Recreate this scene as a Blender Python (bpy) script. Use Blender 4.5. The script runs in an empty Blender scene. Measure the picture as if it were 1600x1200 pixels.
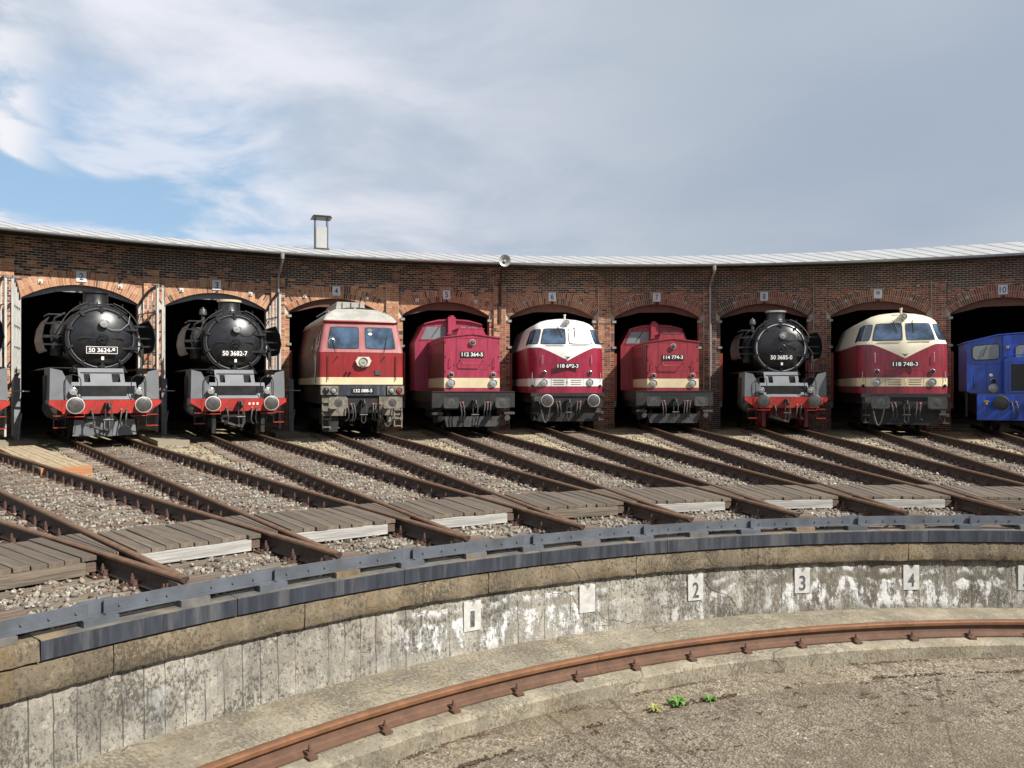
import bpy, math, random
import numpy as np
from mathutils import Vector, Matrix
random.seed(7); rng = np.random.default_rng(11)
R_ = math.radians
S = bpy.context.scene
COL = S.collection
# ------------------------------------------------------------------ camera, sky, sun, exposure
EYE = 1.6646
cam = bpy.data.cameras.new('camera'); cam.sensor_width = 36; cam.lens = 1251.36/1600*36
cam.clip_start = .05; cam.clip_end = 3000
co = bpy.data.objects.new('camera', cam); COL.objects.link(co)
co.location = (0, 0, EYE); co.rotation_euler = (R_(90.125), 0, 0); S.camera = co
S.render.resolution_x = 1024; S.render.resolution_y = 768
S.view_settings.view_transform = 'Standard'; S.view_settings.look = 'None'
S.view_settings.gamma = 1; S.view_settings.use_curve_mapping = False
S.view_settings.exposure = 0.8
SUN_AZ, SUN_EL = R_(328), R_(44)           # direction towards the sun (math angle in x/y) and height
sd = Vector((math.cos(SUN_AZ)*math.cos(SUN_EL), math.sin(SUN_AZ)*math.cos(SUN_EL), math.sin(SUN_EL)))
sun = bpy.data.lights.new('sun', 'SUN'); sun.energy = 5.0; sun.angle = R_(.5); sun.color = (1, .95, .87)
so = bpy.data.objects.new('sun', sun); COL.objects.link(so); so.location = (20, -15, 40)
so.rotation_euler = sd.to_track_quat('Z', 'Y').to_euler()
W = bpy.data.worlds.new('World'); S.world = W; W.use_nodes = True
nt = W.node_tree; nt.nodes.clear()
def N(t, **k):
    n = nt.nodes.new(t)
    for a, b in k.items(): setattr(n, a, b)
    return n
def link(a, b): nt.links.new(a, b)
def math_(op, a, b=None, c=None, clamp=False):
    n = N('ShaderNodeMath', operation=op, use_clamp=clamp)
    for s, v in zip(n.inputs, (a, b, c)):
        if v is None: continue
        if isinstance(v, (int, float)): s.default_value = v
        else: link(v, s)
    return n.outputs[0]
def smooth(v, lo, hi):
    n = N('ShaderNodeMapRange', interpolation_type='SMOOTHSTEP'); link(v, n.inputs[0])
    n.inputs[1].default_value = lo; n.inputs[2].default_value = hi; return n.outputs[0]
def mixc(f, a, b):
    n = N('ShaderNodeMix', data_type='RGBA')
    for s, v in ((n.inputs[0], f), (n.inputs[6], a), (n.inputs[7], b)):
        if isinstance(v, (int, float)): s.default_value = v
        elif isinstance(v, tuple): s.default_value = (*v, 1)
        else: link(v, s)
    return n.outputs[2]
sky = N('ShaderNodeTexSky', sky_type='NISHITA', sun_disc=False, sun_elevation=SUN_EL, sun_rotation=R_(90)-SUN_AZ)
sky.dust_density = .6; sky.ozone_density = 1.5
tc = N('ShaderNodeTexCoord'); sep = N('ShaderNodeSeparateXYZ'); link(tc.outputs['Generated'], sep.inputs[0])
dx, dy, dz = sep.outputs
# cloud deck: direction projected on a high flat layer
den = math_('ADD', math_('MAXIMUM', dz, 0.0), .16)
cmb = N('ShaderNodeCombineXYZ'); link(math_('DIVIDE', dx, den), cmb.inputs[0]); link(math_('DIVIDE', dy, den), cmb.inputs[1])
def noise(scale, detail, rough, loc=(0, 0, 0), sc=(1, 1, 1), dist=0, src=None):
    m = N('ShaderNodeMapping'); m.inputs[1].default_value = loc; m.inputs[3].default_value = sc
    link(src or cmb.outputs[0], m.inputs[0])
    n = N('ShaderNodeTexNoise'); link(m.outputs[0], n.inputs[0])
    n.inputs['Scale'].default_value = scale; n.inputs['Detail'].default_value = detail
    n.inputs['Roughness'].default_value = rough; n.inputs['Distortion'].default_value = dist
    return n.outputs[0]
n1 = noise(.75, 5, .5, (4.2, 1.3, 0), dist=.2)
n2 = noise(1.7, 7, .55, (1, 8.1, 0), dist=.3)
n3 = noise(.4, 3, .45, (7, 2, 0))
# a bank of cloud over the right, breaking up to blue low on the left
az = math_('DIVIDE', dx, math_('ADD', math_('ABSOLUTE', dy), .05))
wob = math_('SUBTRACT', math_('ADD', math_('MULTIPLY', n1, .65), math_('MULTIPLY', n2, .35)), .5)
gap = math_('MULTIPLY', smooth(math_('ADD', az, math_('MULTIPLY', wob, .55)), -.2, -.4), smooth(math_('ADD', dz, math_('MULTIPLY', wob, .55)), .375, .24))
wisp = math_('MULTIPLY', smooth(n2, .46, .62), .7)
puff = math_('MULTIPLY', smooth(math_('ADD', az, math_('MULTIPLY', wob, .3)), -.52, -.62), smooth(math_('ADD', n2, math_('MULTIPLY', dz, .5)), .5, .62))
gap = math_('MULTIPLY', gap, math_('SUBTRACT', 1.0, math_('MAXIMUM', wisp, puff)))
left = smooth(az, .3, -.38)
KW = 8.57
c_grey = mixc(smooth(n1, .32, .68), tuple(KW*q for q in (.385, .455, .565)), tuple(KW*q for q in (.475, .535, .62)))
c_lite = mixc(smooth(n2, .3, .65), tuple(KW*q for q in (.5, .58, .70)), tuple(KW*q for q in (.86, .875, .95)))
c_cl = mixc(left, c_grey, c_lite)
c_cl = mixc(math_('MULTIPLY', puff, .8), c_cl, tuple(KW*q for q in (.95, .95, .98)))
skyb = mixc(.6, sky.outputs[0], tuple(KW*q for q in (.4, .62, .87)))
bg = N('ShaderNodeBackground'); bg.inputs[1].default_value = .067
link(mixc(gap, c_cl, skyb), bg.inputs[0])
out = N('ShaderNodeOutputWorld'); link(bg.outputs[0], out.inputs[0])

# ------------------------------------------------------------------ the plan of the place
CX, CY = 5.779, -1.331                     # centre of the turntable
AL, PH = .126458, 1.679811                 # angle between tracks, angle of track 6
RW, RE, RP = 36.86, 35.765, 11.82          # wall face, eave, pit edge
HALF = RW*math.tan(AL/2)
def ang(i): return PH-(i-6)*AL
def frame(i, r=0, z=0, s=1.0):
    """local frame of track i: x to the right, y into the shed, z up; origin at radius r"""
    a = ang(i)
    return Matrix.Translation((CX+r*math.cos(a), CY+r*math.sin(a), z)) @ Matrix.Rotation(a-math.pi/2, 4, 'Z') @ Matrix.Scale(s, 4)
def pol(r, a, z=0): return (CX+r*math.cos(a), CY+r*math.sin(a), z)

# ------------------------------------------------------------------ materials
MATS = {}
def mat(name, col, rough=.55, metal=0, var=.18, scale=6, bump=0, dirt=None, dirt_amt=.4, coat=0, spec=.5, stretch=(1, 1, 1), attr=None, coords='Object', bscale=None, rvar=0, k=.72):
    if name in MATS: return MATS[name]
    col = tuple(c*k for c in col); dirt = tuple(c*k for c in dirt) if dirt else None
    global nt
    m = bpy.data.materials.new(name); m.use_nodes = True; keep = nt; nt = m.node_tree
    b = nt.nodes['Principled BSDF']
    tc = N('ShaderNodeTexCoord'); src = tc.outputs[coords]
    if attr:
        at = N('ShaderNodeAttribute', attribute_name=attr); base = at.outputs[0]
    else:
        base = None
    n = noise(scale, 5, .6, sc=stretch, src=src)
    f = smooth(n, .3, .7)
    if base is None:
        lo = tuple(max(0, c*(1-var)) for c in col); hi = tuple(min(1, c*(1+var)) for c in col)
        c = mixc(f, lo, hi)
    else:
        mm = N('ShaderNodeMix', data_type='RGBA', blend_type='MULTIPLY'); mm.inputs[0].default_value = 1
        link(base, mm.inputs[6]); link(mixc(f, (k*(1-var),)*3, (k*(1+var),)*3), mm.inputs[7]); c = mm.outputs[2]
    if dirt:
        n2 = noise(scale*.37, 6, .66, loc=(3, 5, 1), sc=stretch, src=src)
        c = mixc(math_('MULTIPLY', smooth(n2, .48, .68), dirt_amt), c, dirt)
    link(c, b.inputs['Base Color'])
    b.inputs['Roughness'].default_value = rough; b.inputs['Metallic'].default_value = metal
    if rvar:
        link(math_('ADD', rough-rvar/2, math_('MULTIPLY', n, rvar)), b.inputs['Roughness'])
    b.inputs['Specular IOR Level'].default_value = spec
    b.inputs['Coat Weight'].default_value = coat; b.inputs['Coat Roughness'].default_value = .12
    if bump:
        bn = noise(bscale or scale*4, 4, .65, sc=stretch, src=src)
        bu = N('ShaderNodeBump'); bu.inputs['Strength'].default_value = bump; bu.inputs['Distance'].default_value = .02
        link(bn, bu.inputs['Height']); link(bu.outputs[0], b.inputs['Normal'])
    nt = keep; MATS[name] = m; return m
GRIME = (.06, .05, .042)
mat('black', (.014, .014, .016), .38, var=.35, scale=5, dirt=(.05, .045, .04), dirt_amt=.35, rvar=.25)
mat('boiler', (.011, .012, .016), .34, var=.3, scale=4, dirt=(.04, .038, .036), dirt_amt=.5, rvar=.25)
mat('frame_black', (.013, .0125, .0125), .55, var=.4, scale=7, dirt=(.05, .042, .034), dirt_amt=.5)
mat('steam_red', (.42, .026, .018), .45, var=.2, scale=4, dirt=(.16, .03, .02), dirt_amt=.55)
mat('apron_grey', (.165, .175, .19), .5, var=.1, scale=3, dirt=(.14, .14, .14), dirt_amt=.5)
mat('gear_red', (.16, .014, .012), .6, var=.3, scale=6, dirt=(.06, .02, .015), dirt_amt=.6)  # darker red, shade beneath the engine put into the colour
mat('buffer_steel', (.12, .117, .113), .42, metal=.55, var=.3, scale=9, dirt=(.07, .06, .05), dirt_amt=.6)
mat('white_rim', (.62, .61, .58), .5, var=.15)
mat('chrome', (.62, .61, .58), .25, metal=.6, var=.1)
mat('lens', (.36, .37, .37), .08, var=.2, scale=30, spec=.8)
mat('lens_red', (.3, .05, .05), .1, var=.2)
mat('rubber', (.012, .012, .012), .6, var=.3)
mat('hose', (.05, .048, .045), .6, var=.3, dirt=(.18, .16, .13), dirt_amt=.5)
mat('plate_black', (.02, .021, .024), .4, var=.2)
mat('letter', (.8, .79, .75), .5, k=.95, var=.08)
mat('ruby', (.31, .016, .048), .33, var=.18, scale=2.5, stretch=(3, 3, .6), dirt=(.15, .018, .03), dirt_amt=.45, coat=.25)
mat('ruby_pink', (.37, .035, .078), .4, var=.2, scale=2.5, stretch=(3, 3, .6), dirt=(.2, .026, .045), dirt_amt=.5, coat=.15)
mat('ruby_dull', (.3, .028, .042), .42, var=.2, scale=2.5, stretch=(3, 3, .6), dirt=(.17, .025, .03), dirt_amt=.5, coat=.1)
mat('wine', (.25, .02, .038), .35, var=.2, scale=2.5, stretch=(3, 3, .6), dirt=(.12, .02, .028), dirt_amt=.5, coat=.25)
mat('red132', (.29, .016, .018), .38, var=.18, scale=2.5, stretch=(3, 3, .7), dirt=(.17, .025, .02), dirt_amt=.5, coat=.2)
mat('flank132_shade', (.1, .035, .03), .5, var=.3, scale=3, dirt=(.13, .09, .07), dirt_amt=.6)  # dirty brown flanks, their shade also put into the colour
mat('wood_dark', (.1, .07, .05), .9)
mat('streaked', (.17, .012, .028), .45, var=.4, scale=4, stretch=(6, 6, .4), dirt=(.14, .06, .03), dirt_amt=.6)  # rust streaks over a red darkened to stand in for flank shade
mat('pink132', (.4, .135, .14), .45, var=.12, scale=2.5, stretch=(3, 3, .7), dirt=(.27, .08, .08), dirt_amt=.45)
mat('cream', (.78, .66, .42), .42, var=.06, scale=3, dirt=(.5, .4, .27), dirt_amt=.3)
mat('cream_roof', (.74, .685, .53), .42, var=.06, scale=2.5, dirt=(.5, .44, .32), dirt_amt=.35)
mat('loco_white', (.8, .79, .76), .4, k=.8, var=.04, scale=3, dirt=(.6, .58, .52), dirt_amt=.25)
mat('roof132', (.42, .41, .37), .6, var=.14, scale=3, dirt=(.24, .22, .19), dirt_amt=.5)
mat('grime_grey', (.2, .18, .145), .7, var=.3, scale=7, dirt=(.06, .05, .04), dirt_amt=.7)
mat('dark_grey', (.05, .05, .052), .5, var=.3, scale=6, dirt=(.11, .1, .085), dirt_amt=.5)
mat('blue', (.008, .065, .46), .3, var=.2, scale=2.5, stretch=(3, 3, .6), dirt=(.01, .025, .11), dirt_amt=.5, coat=.3)
mat('yellow', (.65, .42, .03), .5)
mat('glass', (.05, .085, .14), .04, var=.75, scale=1.6, spec=.9)  # blue and its blotches are painted reflections of sky and buildings
mat('glass_pale', (.2, .23, .235), .1, var=.15, scale=1.5, spec=.6)
mat('glass_white', (.36, .36, .35), .3, var=.25, scale=14)
mat('grille', (.008, .009, .01), .5, var=.3)
mat('mortar', (.6, .53, .43), .9, k=.72, var=.25, scale=5, dirt=(.3, .26, .22), dirt_amt=.6)
mat('brick', (1, 1, 1), .82, k=.9, var=.22, scale=26, attr='col', bump=.25, bscale=60)
for n_, c_ in enumerate(((.42, .19, .088), (.36, .148, .066), (.47, .25, .13), (.3, .105, .05), (.12, .058, .04), (.4, .2, .105))):
    mat('brick%d' % n_, c_, .82, k=.9, var=.25, scale=22, bump=.25, bscale=60)
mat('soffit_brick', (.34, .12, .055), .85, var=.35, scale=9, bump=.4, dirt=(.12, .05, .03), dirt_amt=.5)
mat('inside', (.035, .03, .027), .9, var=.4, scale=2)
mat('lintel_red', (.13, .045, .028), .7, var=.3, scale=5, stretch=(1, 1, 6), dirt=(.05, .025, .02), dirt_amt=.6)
mat('jamb_red', (.3, .045, .03), .6, var=.25, scale=5, dirt=(.1, .03, .02), dirt_amt=.6)
mat('gate_white', (.56, .555, .53), .6, var=.14, scale=5, stretch=(3, 3, .5), dirt=(.3, .28, .25), dirt_amt=.5, bump=.15)
mat('gate_grey', (.28, .29, .3), .6, var=.15, scale=5, dirt=(.16, .15, .14), dirt_amt=.5)
mat('post_grey', (.22, .235, .26), .5, var=.15, scale=5, dirt=(.13, .12, .11), dirt_amt=.5)
mat('roof_metal', (.5, .505, .5), .48, metal=.2, var=.1, scale=1.2, dirt=(.36, .35, .33), dirt_amt=.5)
mat('soffit', (.045, .042, .04), .8, var=.3)
mat('zinc', (.42, .43, .43), .45, metal=.4, var=.15, dirt=(.25, .24, .22), dirt_amt=.4)
mat('enamel', (.72, .72, .74), .35, var=.06)
mat('digit_blue', (.02, .035, .12), .5)
mat('anchor', (.3, .3, .28), .6, var=.25, dirt=(.15, .13, .12))
mat('insulator', (.7, .68, .62), .35, var=.15)
mat('rust_head', (.18, .094, .045), .5, metal=.15, var=.28, scale=9, dirt=(.11, .055, .037), dirt_amt=.5, bump=.15, rvar=.2)
mat('rust_web', (.042, .022, .013), .75, var=.4, scale=8, dirt=(.025, .016, .013), dirt_amt=.6, bump=.3)
mat('ring_web', (.13, .064, .036), .72, var=.22, scale=7, dirt=(.12, .07, .05), dirt_amt=.5, bump=.25)
mat('ring_head', (.22, .1, .045), .55, metal=.1, var=.22, scale=7, dirt=(.2, .1, .06), dirt_amt=.5, bump=.15)
mat('clip_rust', (.1, .05, .036), .75, var=.45, scale=20, dirt=(.05, .03, .025), dirt_amt=.6)
mat('sleeper', (.17, .136, .1), .9, var=.45, scale=3.5, stretch=(.35, 6, 6), dirt=(.34, .3, .25), dirt_amt=.75, bump=.7, bscale=8)
mat('sleeper_red', (.14, .095, .068), .9, var=.45, scale=3.5, stretch=(.35, 6, 6), dirt=(.27, .22, .18), dirt_amt=.65, bump=.7, bscale=8)
mat('beam_white', (.42, .41, .385), .9, var=.25, scale=4, stretch=(.3, 6, 6), dirt=(.18, .165, .145), dirt_amt=.75, bump=.6, bscale=8)
mat('new_plank', (.4, .31, .19), .8, var=.25, scale=4, stretch=(5, .4, 5), dirt=(.3, .26, .2), dirt_amt=.5, bump=.3)
mat('end_plank', (.46, .2, .09), .7, var=.25, scale=4, stretch=(.4, 5, 5), bump=.2)
mat('stone', (1, 1, 1), .9, k=.6, var=.25, scale=30, attr='col')
mat('steel_band', (.052, .06, .078), .36, metal=.25, var=.3, scale=5, stretch=(3, 3, .35), dirt=(.16, .165, .175), dirt_amt=.75, bump=.08, bscale=90, rvar=.25)
mat('rim_ledge', (.13, .125, .115), .8, var=.3, scale=5, dirt=(.3, .22, .12), dirt_amt=.9, bump=.3)
mat('steel_angle', (.125, .14, .162), .42, metal=.15, var=.2, scale=4, dirt=(.085, .083, .085), dirt_amt=.6, rvar=.2)
mat('ochre_dirt', (.2, .145, .085), .9, var=.3, scale=9, bump=.4)
mat('paint_white', (.6, .59, .56), .75, var=.12, scale=14, dirt=(.38, .36, .32), dirt_amt=.75)
mat('paint_faded', (.07, .07, .07), .8, var=.4, scale=20, dirt=(.5, .49, .46), dirt_amt=.5)
mat('leaf', (.11, .25, .03), .6, var=.35, scale=20)
mat('leaf_dry', (.33, .33, .09), .7, var=.35, scale=20)
mat('moss', (.075, .042, .024), .95, var=.45, scale=12, bump=.6)

# ------------------------------------------------------------------ mesh building
class MB:
    def __init__(s, M=None): s.v = []; s.f = []; s.m = []; s.M = M
    def add(s, vs, fs, m=0, M=None):
        o = len(s.v)
        if M is not None: vs = [tuple(M @ Vector(v)) for v in vs]
        s.v += [tuple(v) for v in vs]; s.f += [tuple(o+k for k in f) for f in fs]; s.m += [m]*len(fs); return s
    def box(s, x0, x1, y0, y1, z0, z1, m=0, M=None):
        return s.add([(x0, y0, z0), (x1, y0, z0), (x1, y1, z0), (x0, y1, z0), (x0, y0, z1), (x1, y0, z1), (x1, y1, z1), (x0, y1, z1)],
                     [(0, 3, 2, 1), (4, 5, 6, 7), (0, 1, 5, 4), (1, 2, 6, 5), (2, 3, 7, 6), (3, 0, 4, 7)], m, M)
    def prism(s, poly, a, b, axis='y', m=0, M=None):
        """poly: 2-D outline; extruded along axis from a to b ('y': (x,z), 'x': (y,z), 'z': (x,y))"""
        n = len(poly)
        def P(q, t): return {'y': (q[0], t, q[1]), 'x': (t, q[0], q[1]), 'z': (q[0], q[1], t)}[axis]
        vs = [P(q, a) for q in poly]+[P(q, b) for q in poly]
        fs = [tuple(range(n)), tuple(range(2*n-1, n-1, -1))]+[(k, n+k, n+(k+1) % n, (k+1) % n) for k in range(n)]
        return s.add(vs, fs, m, M)
    def cyl(s, p0, p1, r0, r1=None, n=14, m=0, caps=True, M=None):
        r1 = r0 if r1 is None else r1
        p0, p1 = Vector(p0), Vector(p1); d = (p1-p0).normalized()
        u = d.orthogonal().normalized(); w = d.cross(u)
        vs = []
        for p, r in ((p0, r0), (p1, r1)):
            for k in range(n):
                t = 2*math.pi*k/n; vs.append(p+(u*math.cos(t)+w*math.sin(t))*r)
        fs = [(k, (k+1) % n, n+(k+1) % n, n+k) for k in range(n)]
        if caps: fs += [tuple(range(n-1, -1, -1)), tuple(range(n, 2*n))]
        return s.add(vs, fs, m, M)
    def lathe(s, prof, o=(0, 0, 0), axis='y', n=20, m=0, M=None, a0=0, a1=2*math.pi):
        """prof: list of (radius, offset along axis)"""
        full = abs(a1-a0-2*math.pi) < 1e-6; nn = n if full else n+1; vs = []
        for r, t in prof:
            for k in range(nn):
                a = a0+(a1-a0)*k/n; c, q = r*math.cos(a), r*math.sin(a)
                vs.append({'y': (o[0]+c, o[1]+t, o[2]+q), 'z': (o[0]+c, o[1]+q, o[2]+t), 'x': (o[0]+t, o[1]+c, o[2]+q)}[axis])
        fs = []
        for j in range(len(prof)-1):
            for k in range(n):
                k2 = (k+1) % nn if full else k+1
                fs.append((j*nn+k, j*nn+k2, (j+1)*nn+k2, (j+1)*nn+k))
        return s.add(vs, fs, m, M)
    def tube(s, pts, r, n=7, m=0, M=None, closed=False):
        pts = [Vector(p) for p in pts]; vs = []; L = len(pts); u = None
        for j, p in enumerate(pts):
            a = pts[j-1] if (j or closed) else p; b = pts[(j+1) % L] if (j < L-1 or closed) else p
            d = (b-a).normalized()
            u = d.orthogonal().normalized() if u is None else (u-d*u.dot(d)).normalized()
            w = d.cross(u)
            vs += [p+(u*math.cos(2*math.pi*k/n)+w*math.sin(2*math.pi*k/n))*r for k in range(n)]
        fs = [(j*n+k, j*n+(k+1) % n, ((j+1) % L)*n+(k+1) % n, ((j+1) % L)*n+k) for j in range(L if closed else L-1) for k in range(n)]
        if not closed: fs += [tuple(range(n-1, -1, -1)), tuple(range((L-1)*n, L*n))]
        return s.add(vs, fs, m, M)
    def sphere(s, c, r, m=0, sc=(1, 1, 1), n=10, M=None):
        pr = [(max(1e-4, math.sin(math.pi*k/7)), -math.cos(math.pi*k/7)) for k in range(8)]; o = len(s.v)
        s.lathe([(a*r, b*r) for a, b in pr], (0, 0, 0), 'z', n, m)
        for k in range(o, len(s.v)):
            v = s.v[k]; v = Vector((v[0]*sc[0]+c[0], v[1]*sc[1]+c[1], v[2]*sc[2]+c[2])); s.v[k] = tuple(M @ v if M else v)
        return s
    def mesh(s, name, mats, smooth=True):
        me = bpy.data.meshes.new(name); me.from_pydata(s.v, [], s.f)
        for m in (mats if isinstance(mats, (list, tuple)) else [mats]): me.materials.append(MATS[m])
        if len(me.materials) > 1: me.polygons.foreach_set('material_index', s.m)
        if smooth:
            me.polygons.foreach_set('use_smooth', [True]*len(me.polygons)); me.set_sharp_from_angle(angle=R_(38))
        me.update(); return me
    def pieces(s):
        n = len(s.v); P = np.arange(n)
        def find(a):
            while P[a] != a: P[a] = P[P[a]]; a = P[a]
            return a
        for f in s.f:
            r = find(f[0])
            for q in f[1:]:
                w = find(q)
                if w != r: P[w] = r
        root = np.array([find(q) for q in range(n)]); ids, isl = np.unique(root, return_inverse=True); k = len(ids)
        if k == 1: return None
        V = np.array(s.v); lo = np.full((k, 3), 1e9); hi = -lo
        np.minimum.at(lo, isl, V); np.maximum.at(hi, isl, V); sz = (hi-lo).max(1)
        gap = np.maximum(0, np.maximum(lo[:, None]-hi[None], lo[None]-hi[:, None]))
        near = np.sqrt((gap**2).sum(2)) <= np.maximum(.019, .48*np.maximum(sz[:, None], sz[None]))
        grp = np.arange(k)
        for a, c in zip(*np.nonzero(np.triu(near, 1))):
            if grp[a] != grp[c]: grp[grp == grp[c]] = grp[a]
        u, g = np.unique(grp, return_inverse=True)
        return None if len(u) == 1 else g[isl]
    def build(s, name, mats, parent=None, smooth=True, loc=None, split=True):
        if split and len(s.v) < 3000:
            g = s.pieces()
            if g is not None:
                first = None
                for q in range(g.max()+1):
                    sub = MB(); ix = np.nonzero(g == q)[0]; mp = {int(a): c for c, a in enumerate(ix)}
                    sub.v = [s.v[a] for a in ix]
                    for f, m in zip(s.f, s.m):
                        if f[0] in mp: sub.f.append(tuple(mp[a] for a in f)); sub.m.append(m)
                    o = sub.build(name, mats, parent, smooth, loc, False); first = first or o
                    s.all = getattr(s, 'all', [])+[o]
                return first
        o = bpy.data.objects.new(name, s.mesh(name, mats, smooth)); COL.objects.link(o)
        if parent: o.parent = parent
        if loc is not None: o.matrix_local = loc
        return o
def tag(o, label=None, cat=None, group=None, kind=None):
    for k_, v_ in (('label', label), ('category', cat), ('group', group), ('kind', kind)):
        if v_: o[k_] = v_
    return o
def empty(name, M, label=None, cat=None, group=None):
    o = bpy.data.objects.new(name, None); COL.objects.link(o); o.matrix_world = M; o.empty_display_size = .3
    return tag(o, label, cat, group)
def inst(name, me, parent, M):
    o = bpy.data.objects.new(name, me); COL.objects.link(o); o.parent = parent; o.matrix_local = M; return o
_txt = {}
def text(name, body, w, h, m, parent, M, depth=.006, condense=True):
    """flat lettering fitted in w x h, standing in the local x/z plane and facing -y"""
    key = (body, m, depth)
    if key not in _txt:
        c = bpy.data.curves.new('lettering', 'FONT'); c.body = body; c.size = 1; c.extrude = .012; c.offset = .01
        t = bpy.data.objects.new('lettering', c); COL.objects.link(t)
        me = bpy.data.meshes.new_from_object(t.evaluated_get(bpy.context.evaluated_depsgraph_get()))
        bpy.data.objects.remove(t); bpy.data.curves.remove(c)
        a = np.empty(len(me.vertices)*3); me.vertices.foreach_get('co', a); a = a.reshape(-1, 3)
        _txt[key] = (me, a)
    me0, a = _txt[key]
    me = me0.copy(); lo, hi = a.min(0), a.max(0); b = np.zeros_like(a)
    b[:, 0] = ((a[:, 0]-lo[0])/(hi[0]-lo[0])-.5)*w; b[:, 2] = ((a[:, 1]-lo[1])/(hi[1]-lo[1])-.5)*h
    b[:, 1] = -(a[:, 2]-lo[2])/(hi[2]-lo[2])*depth
    me.vertices.foreach_set('co', b.ravel()); me.materials.clear(); me.materials.append(MATS[m])
    me.flip_normals() if False else None
    o = bpy.data.objects.new(name, me); COL.objects.link(o); o.parent = parent; o.matrix_local = M; return o
T = Matrix.Translation
def rgrid(name, rows, a0, a1, n, mats, parent=None, uv=True, disp=0, smooth=True):
    """surface of revolution about the turntable centre: rows = [(r, z, material index)]"""
    A = np.linspace(a0, a1, n+1); nr = len(rows); v = np.zeros((nr, n+1, 3))
    for k, q in enumerate(rows):
        rr = q[0]+(rng.normal(0, disp, n+1) if disp else 0); zz = q[1]+(rng.normal(0, disp*.6, n+1) if disp else 0)
        v[k, :, 0] = CX+rr*np.cos(A); v[k, :, 1] = CY+rr*np.sin(A); v[k, :, 2] = zz
    idx = np.arange(nr*(n+1)).reshape(nr, n+1)
    f = np.stack([idx[:-1, :-1], idx[:-1, 1:], idx[1:, 1:], idx[1:, :-1]], -1).reshape(-1, 4)
    me = bpy.data.meshes.new(name); me.from_pydata(v.reshape(-1, 3).tolist(), [], f.tolist())
    for m in mats: me.materials.append(MATS[m])
    me.polygons.foreach_set('material_index', np.repeat([q[2] if len(q) > 2 else 0 for q in rows[:-1]], n).astype(np.int32))
    if uv:
        L = [0]
        for p, q in zip(rows, rows[1:]): L.append(L[-1]+math.hypot(p[0]-q[0], p[1]-q[1]))
        U = np.repeat((-A*RP)[None], nr, 0); V = np.repeat(np.array(L)[:, None], n+1, 1)
        uvs = np.stack([U.ravel(), V.ravel()], -1)[f.ravel()]
        me.uv_layers.new(name='UVMap').data.foreach_set('uv', uvs.ravel().astype(np.float32))
    if smooth:
        me.polygons.foreach_set('use_smooth', [True]*len(me.polygons)); me.set_sharp_from_angle(angle=R_(40))
    me.update(); o = bpy.data.objects.new(name, me); COL.objects.link(o)
    if parent: o.parent = parent
    return o
NUM = ('zero', 'one', 'two', 'three', 'four', 'five', 'six', 'seven', 'eight', 'nine', 'ten', 'eleven', 'twelve')
# ------------------------------------------------------------------ special ground and concrete materials
def begin(name):
    global nt
    m = bpy.data.materials.new(name); m.use_nodes = True; nt = m.node_tree; MATS[name] = m
    return nt.nodes['Principled BSDF'], N('ShaderNodeTexCoord')
def vor(scale, src, feature='F1', sc=(1, 1, 1)):
    m = N('ShaderNodeMapping'); m.inputs[3].default_value = sc; link(src, m.inputs[0])
    n = N('ShaderNodeTexVoronoi', feature=feature); link(m.outputs[0], n.inputs[0]); n.inputs['Scale'].default_value = scale; return n
def bump_to(b, h, strength, dist):
    u = N('ShaderNodeBump'); u.inputs['Strength'].default_value = strength; u.inputs['Distance'].default_value = dist
    link(h, u.inputs['Height']); link(u.outputs[0], b.inputs['Normal'])
# yard: gravelly sand, oil-dark patches, yellowed grass tint near the shed
b, tc = begin('yard'); o_ = tc.outputs['Object']
v1 = vor(17, o_); v2 = vor(34, o_)
g = mixc(smooth(v1.outputs[1], .1, .9), (.12, .096, .07), (.25, .21, .155))
g = mixc(smooth(noise(.55, 6, .6, src=o_), .36, .58), g, (.36, .3, .18))
g = mixc(math_('MULTIPLY', smooth(noise(.8, 6, .65, loc=(9, 2, 0), src=o_), .55, .7), .6), g, (.1, .078, .058))
g = mixc(math_('MULTIPLY', smooth(noise(1.3, 6, .65, loc=(3, 7, 0), src=o_), .6, .72), .45), g, (.22, .21, .07))
g = mixc(smooth(v1.outputs[0], .28, .06), mixc(.55, g, (.06, .05, .04)), g) if False else g
link(g, b.inputs['Base Color']); b.inputs['Roughness'].default_value = .95
hh = math_('ADD', math_('MULTIPLY', v1.outputs[0], 1.0), math_('MULTIPLY', noise(40, 4, .6, src=o_), .5))
bump_to(b, hh, .9, .05)
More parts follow.
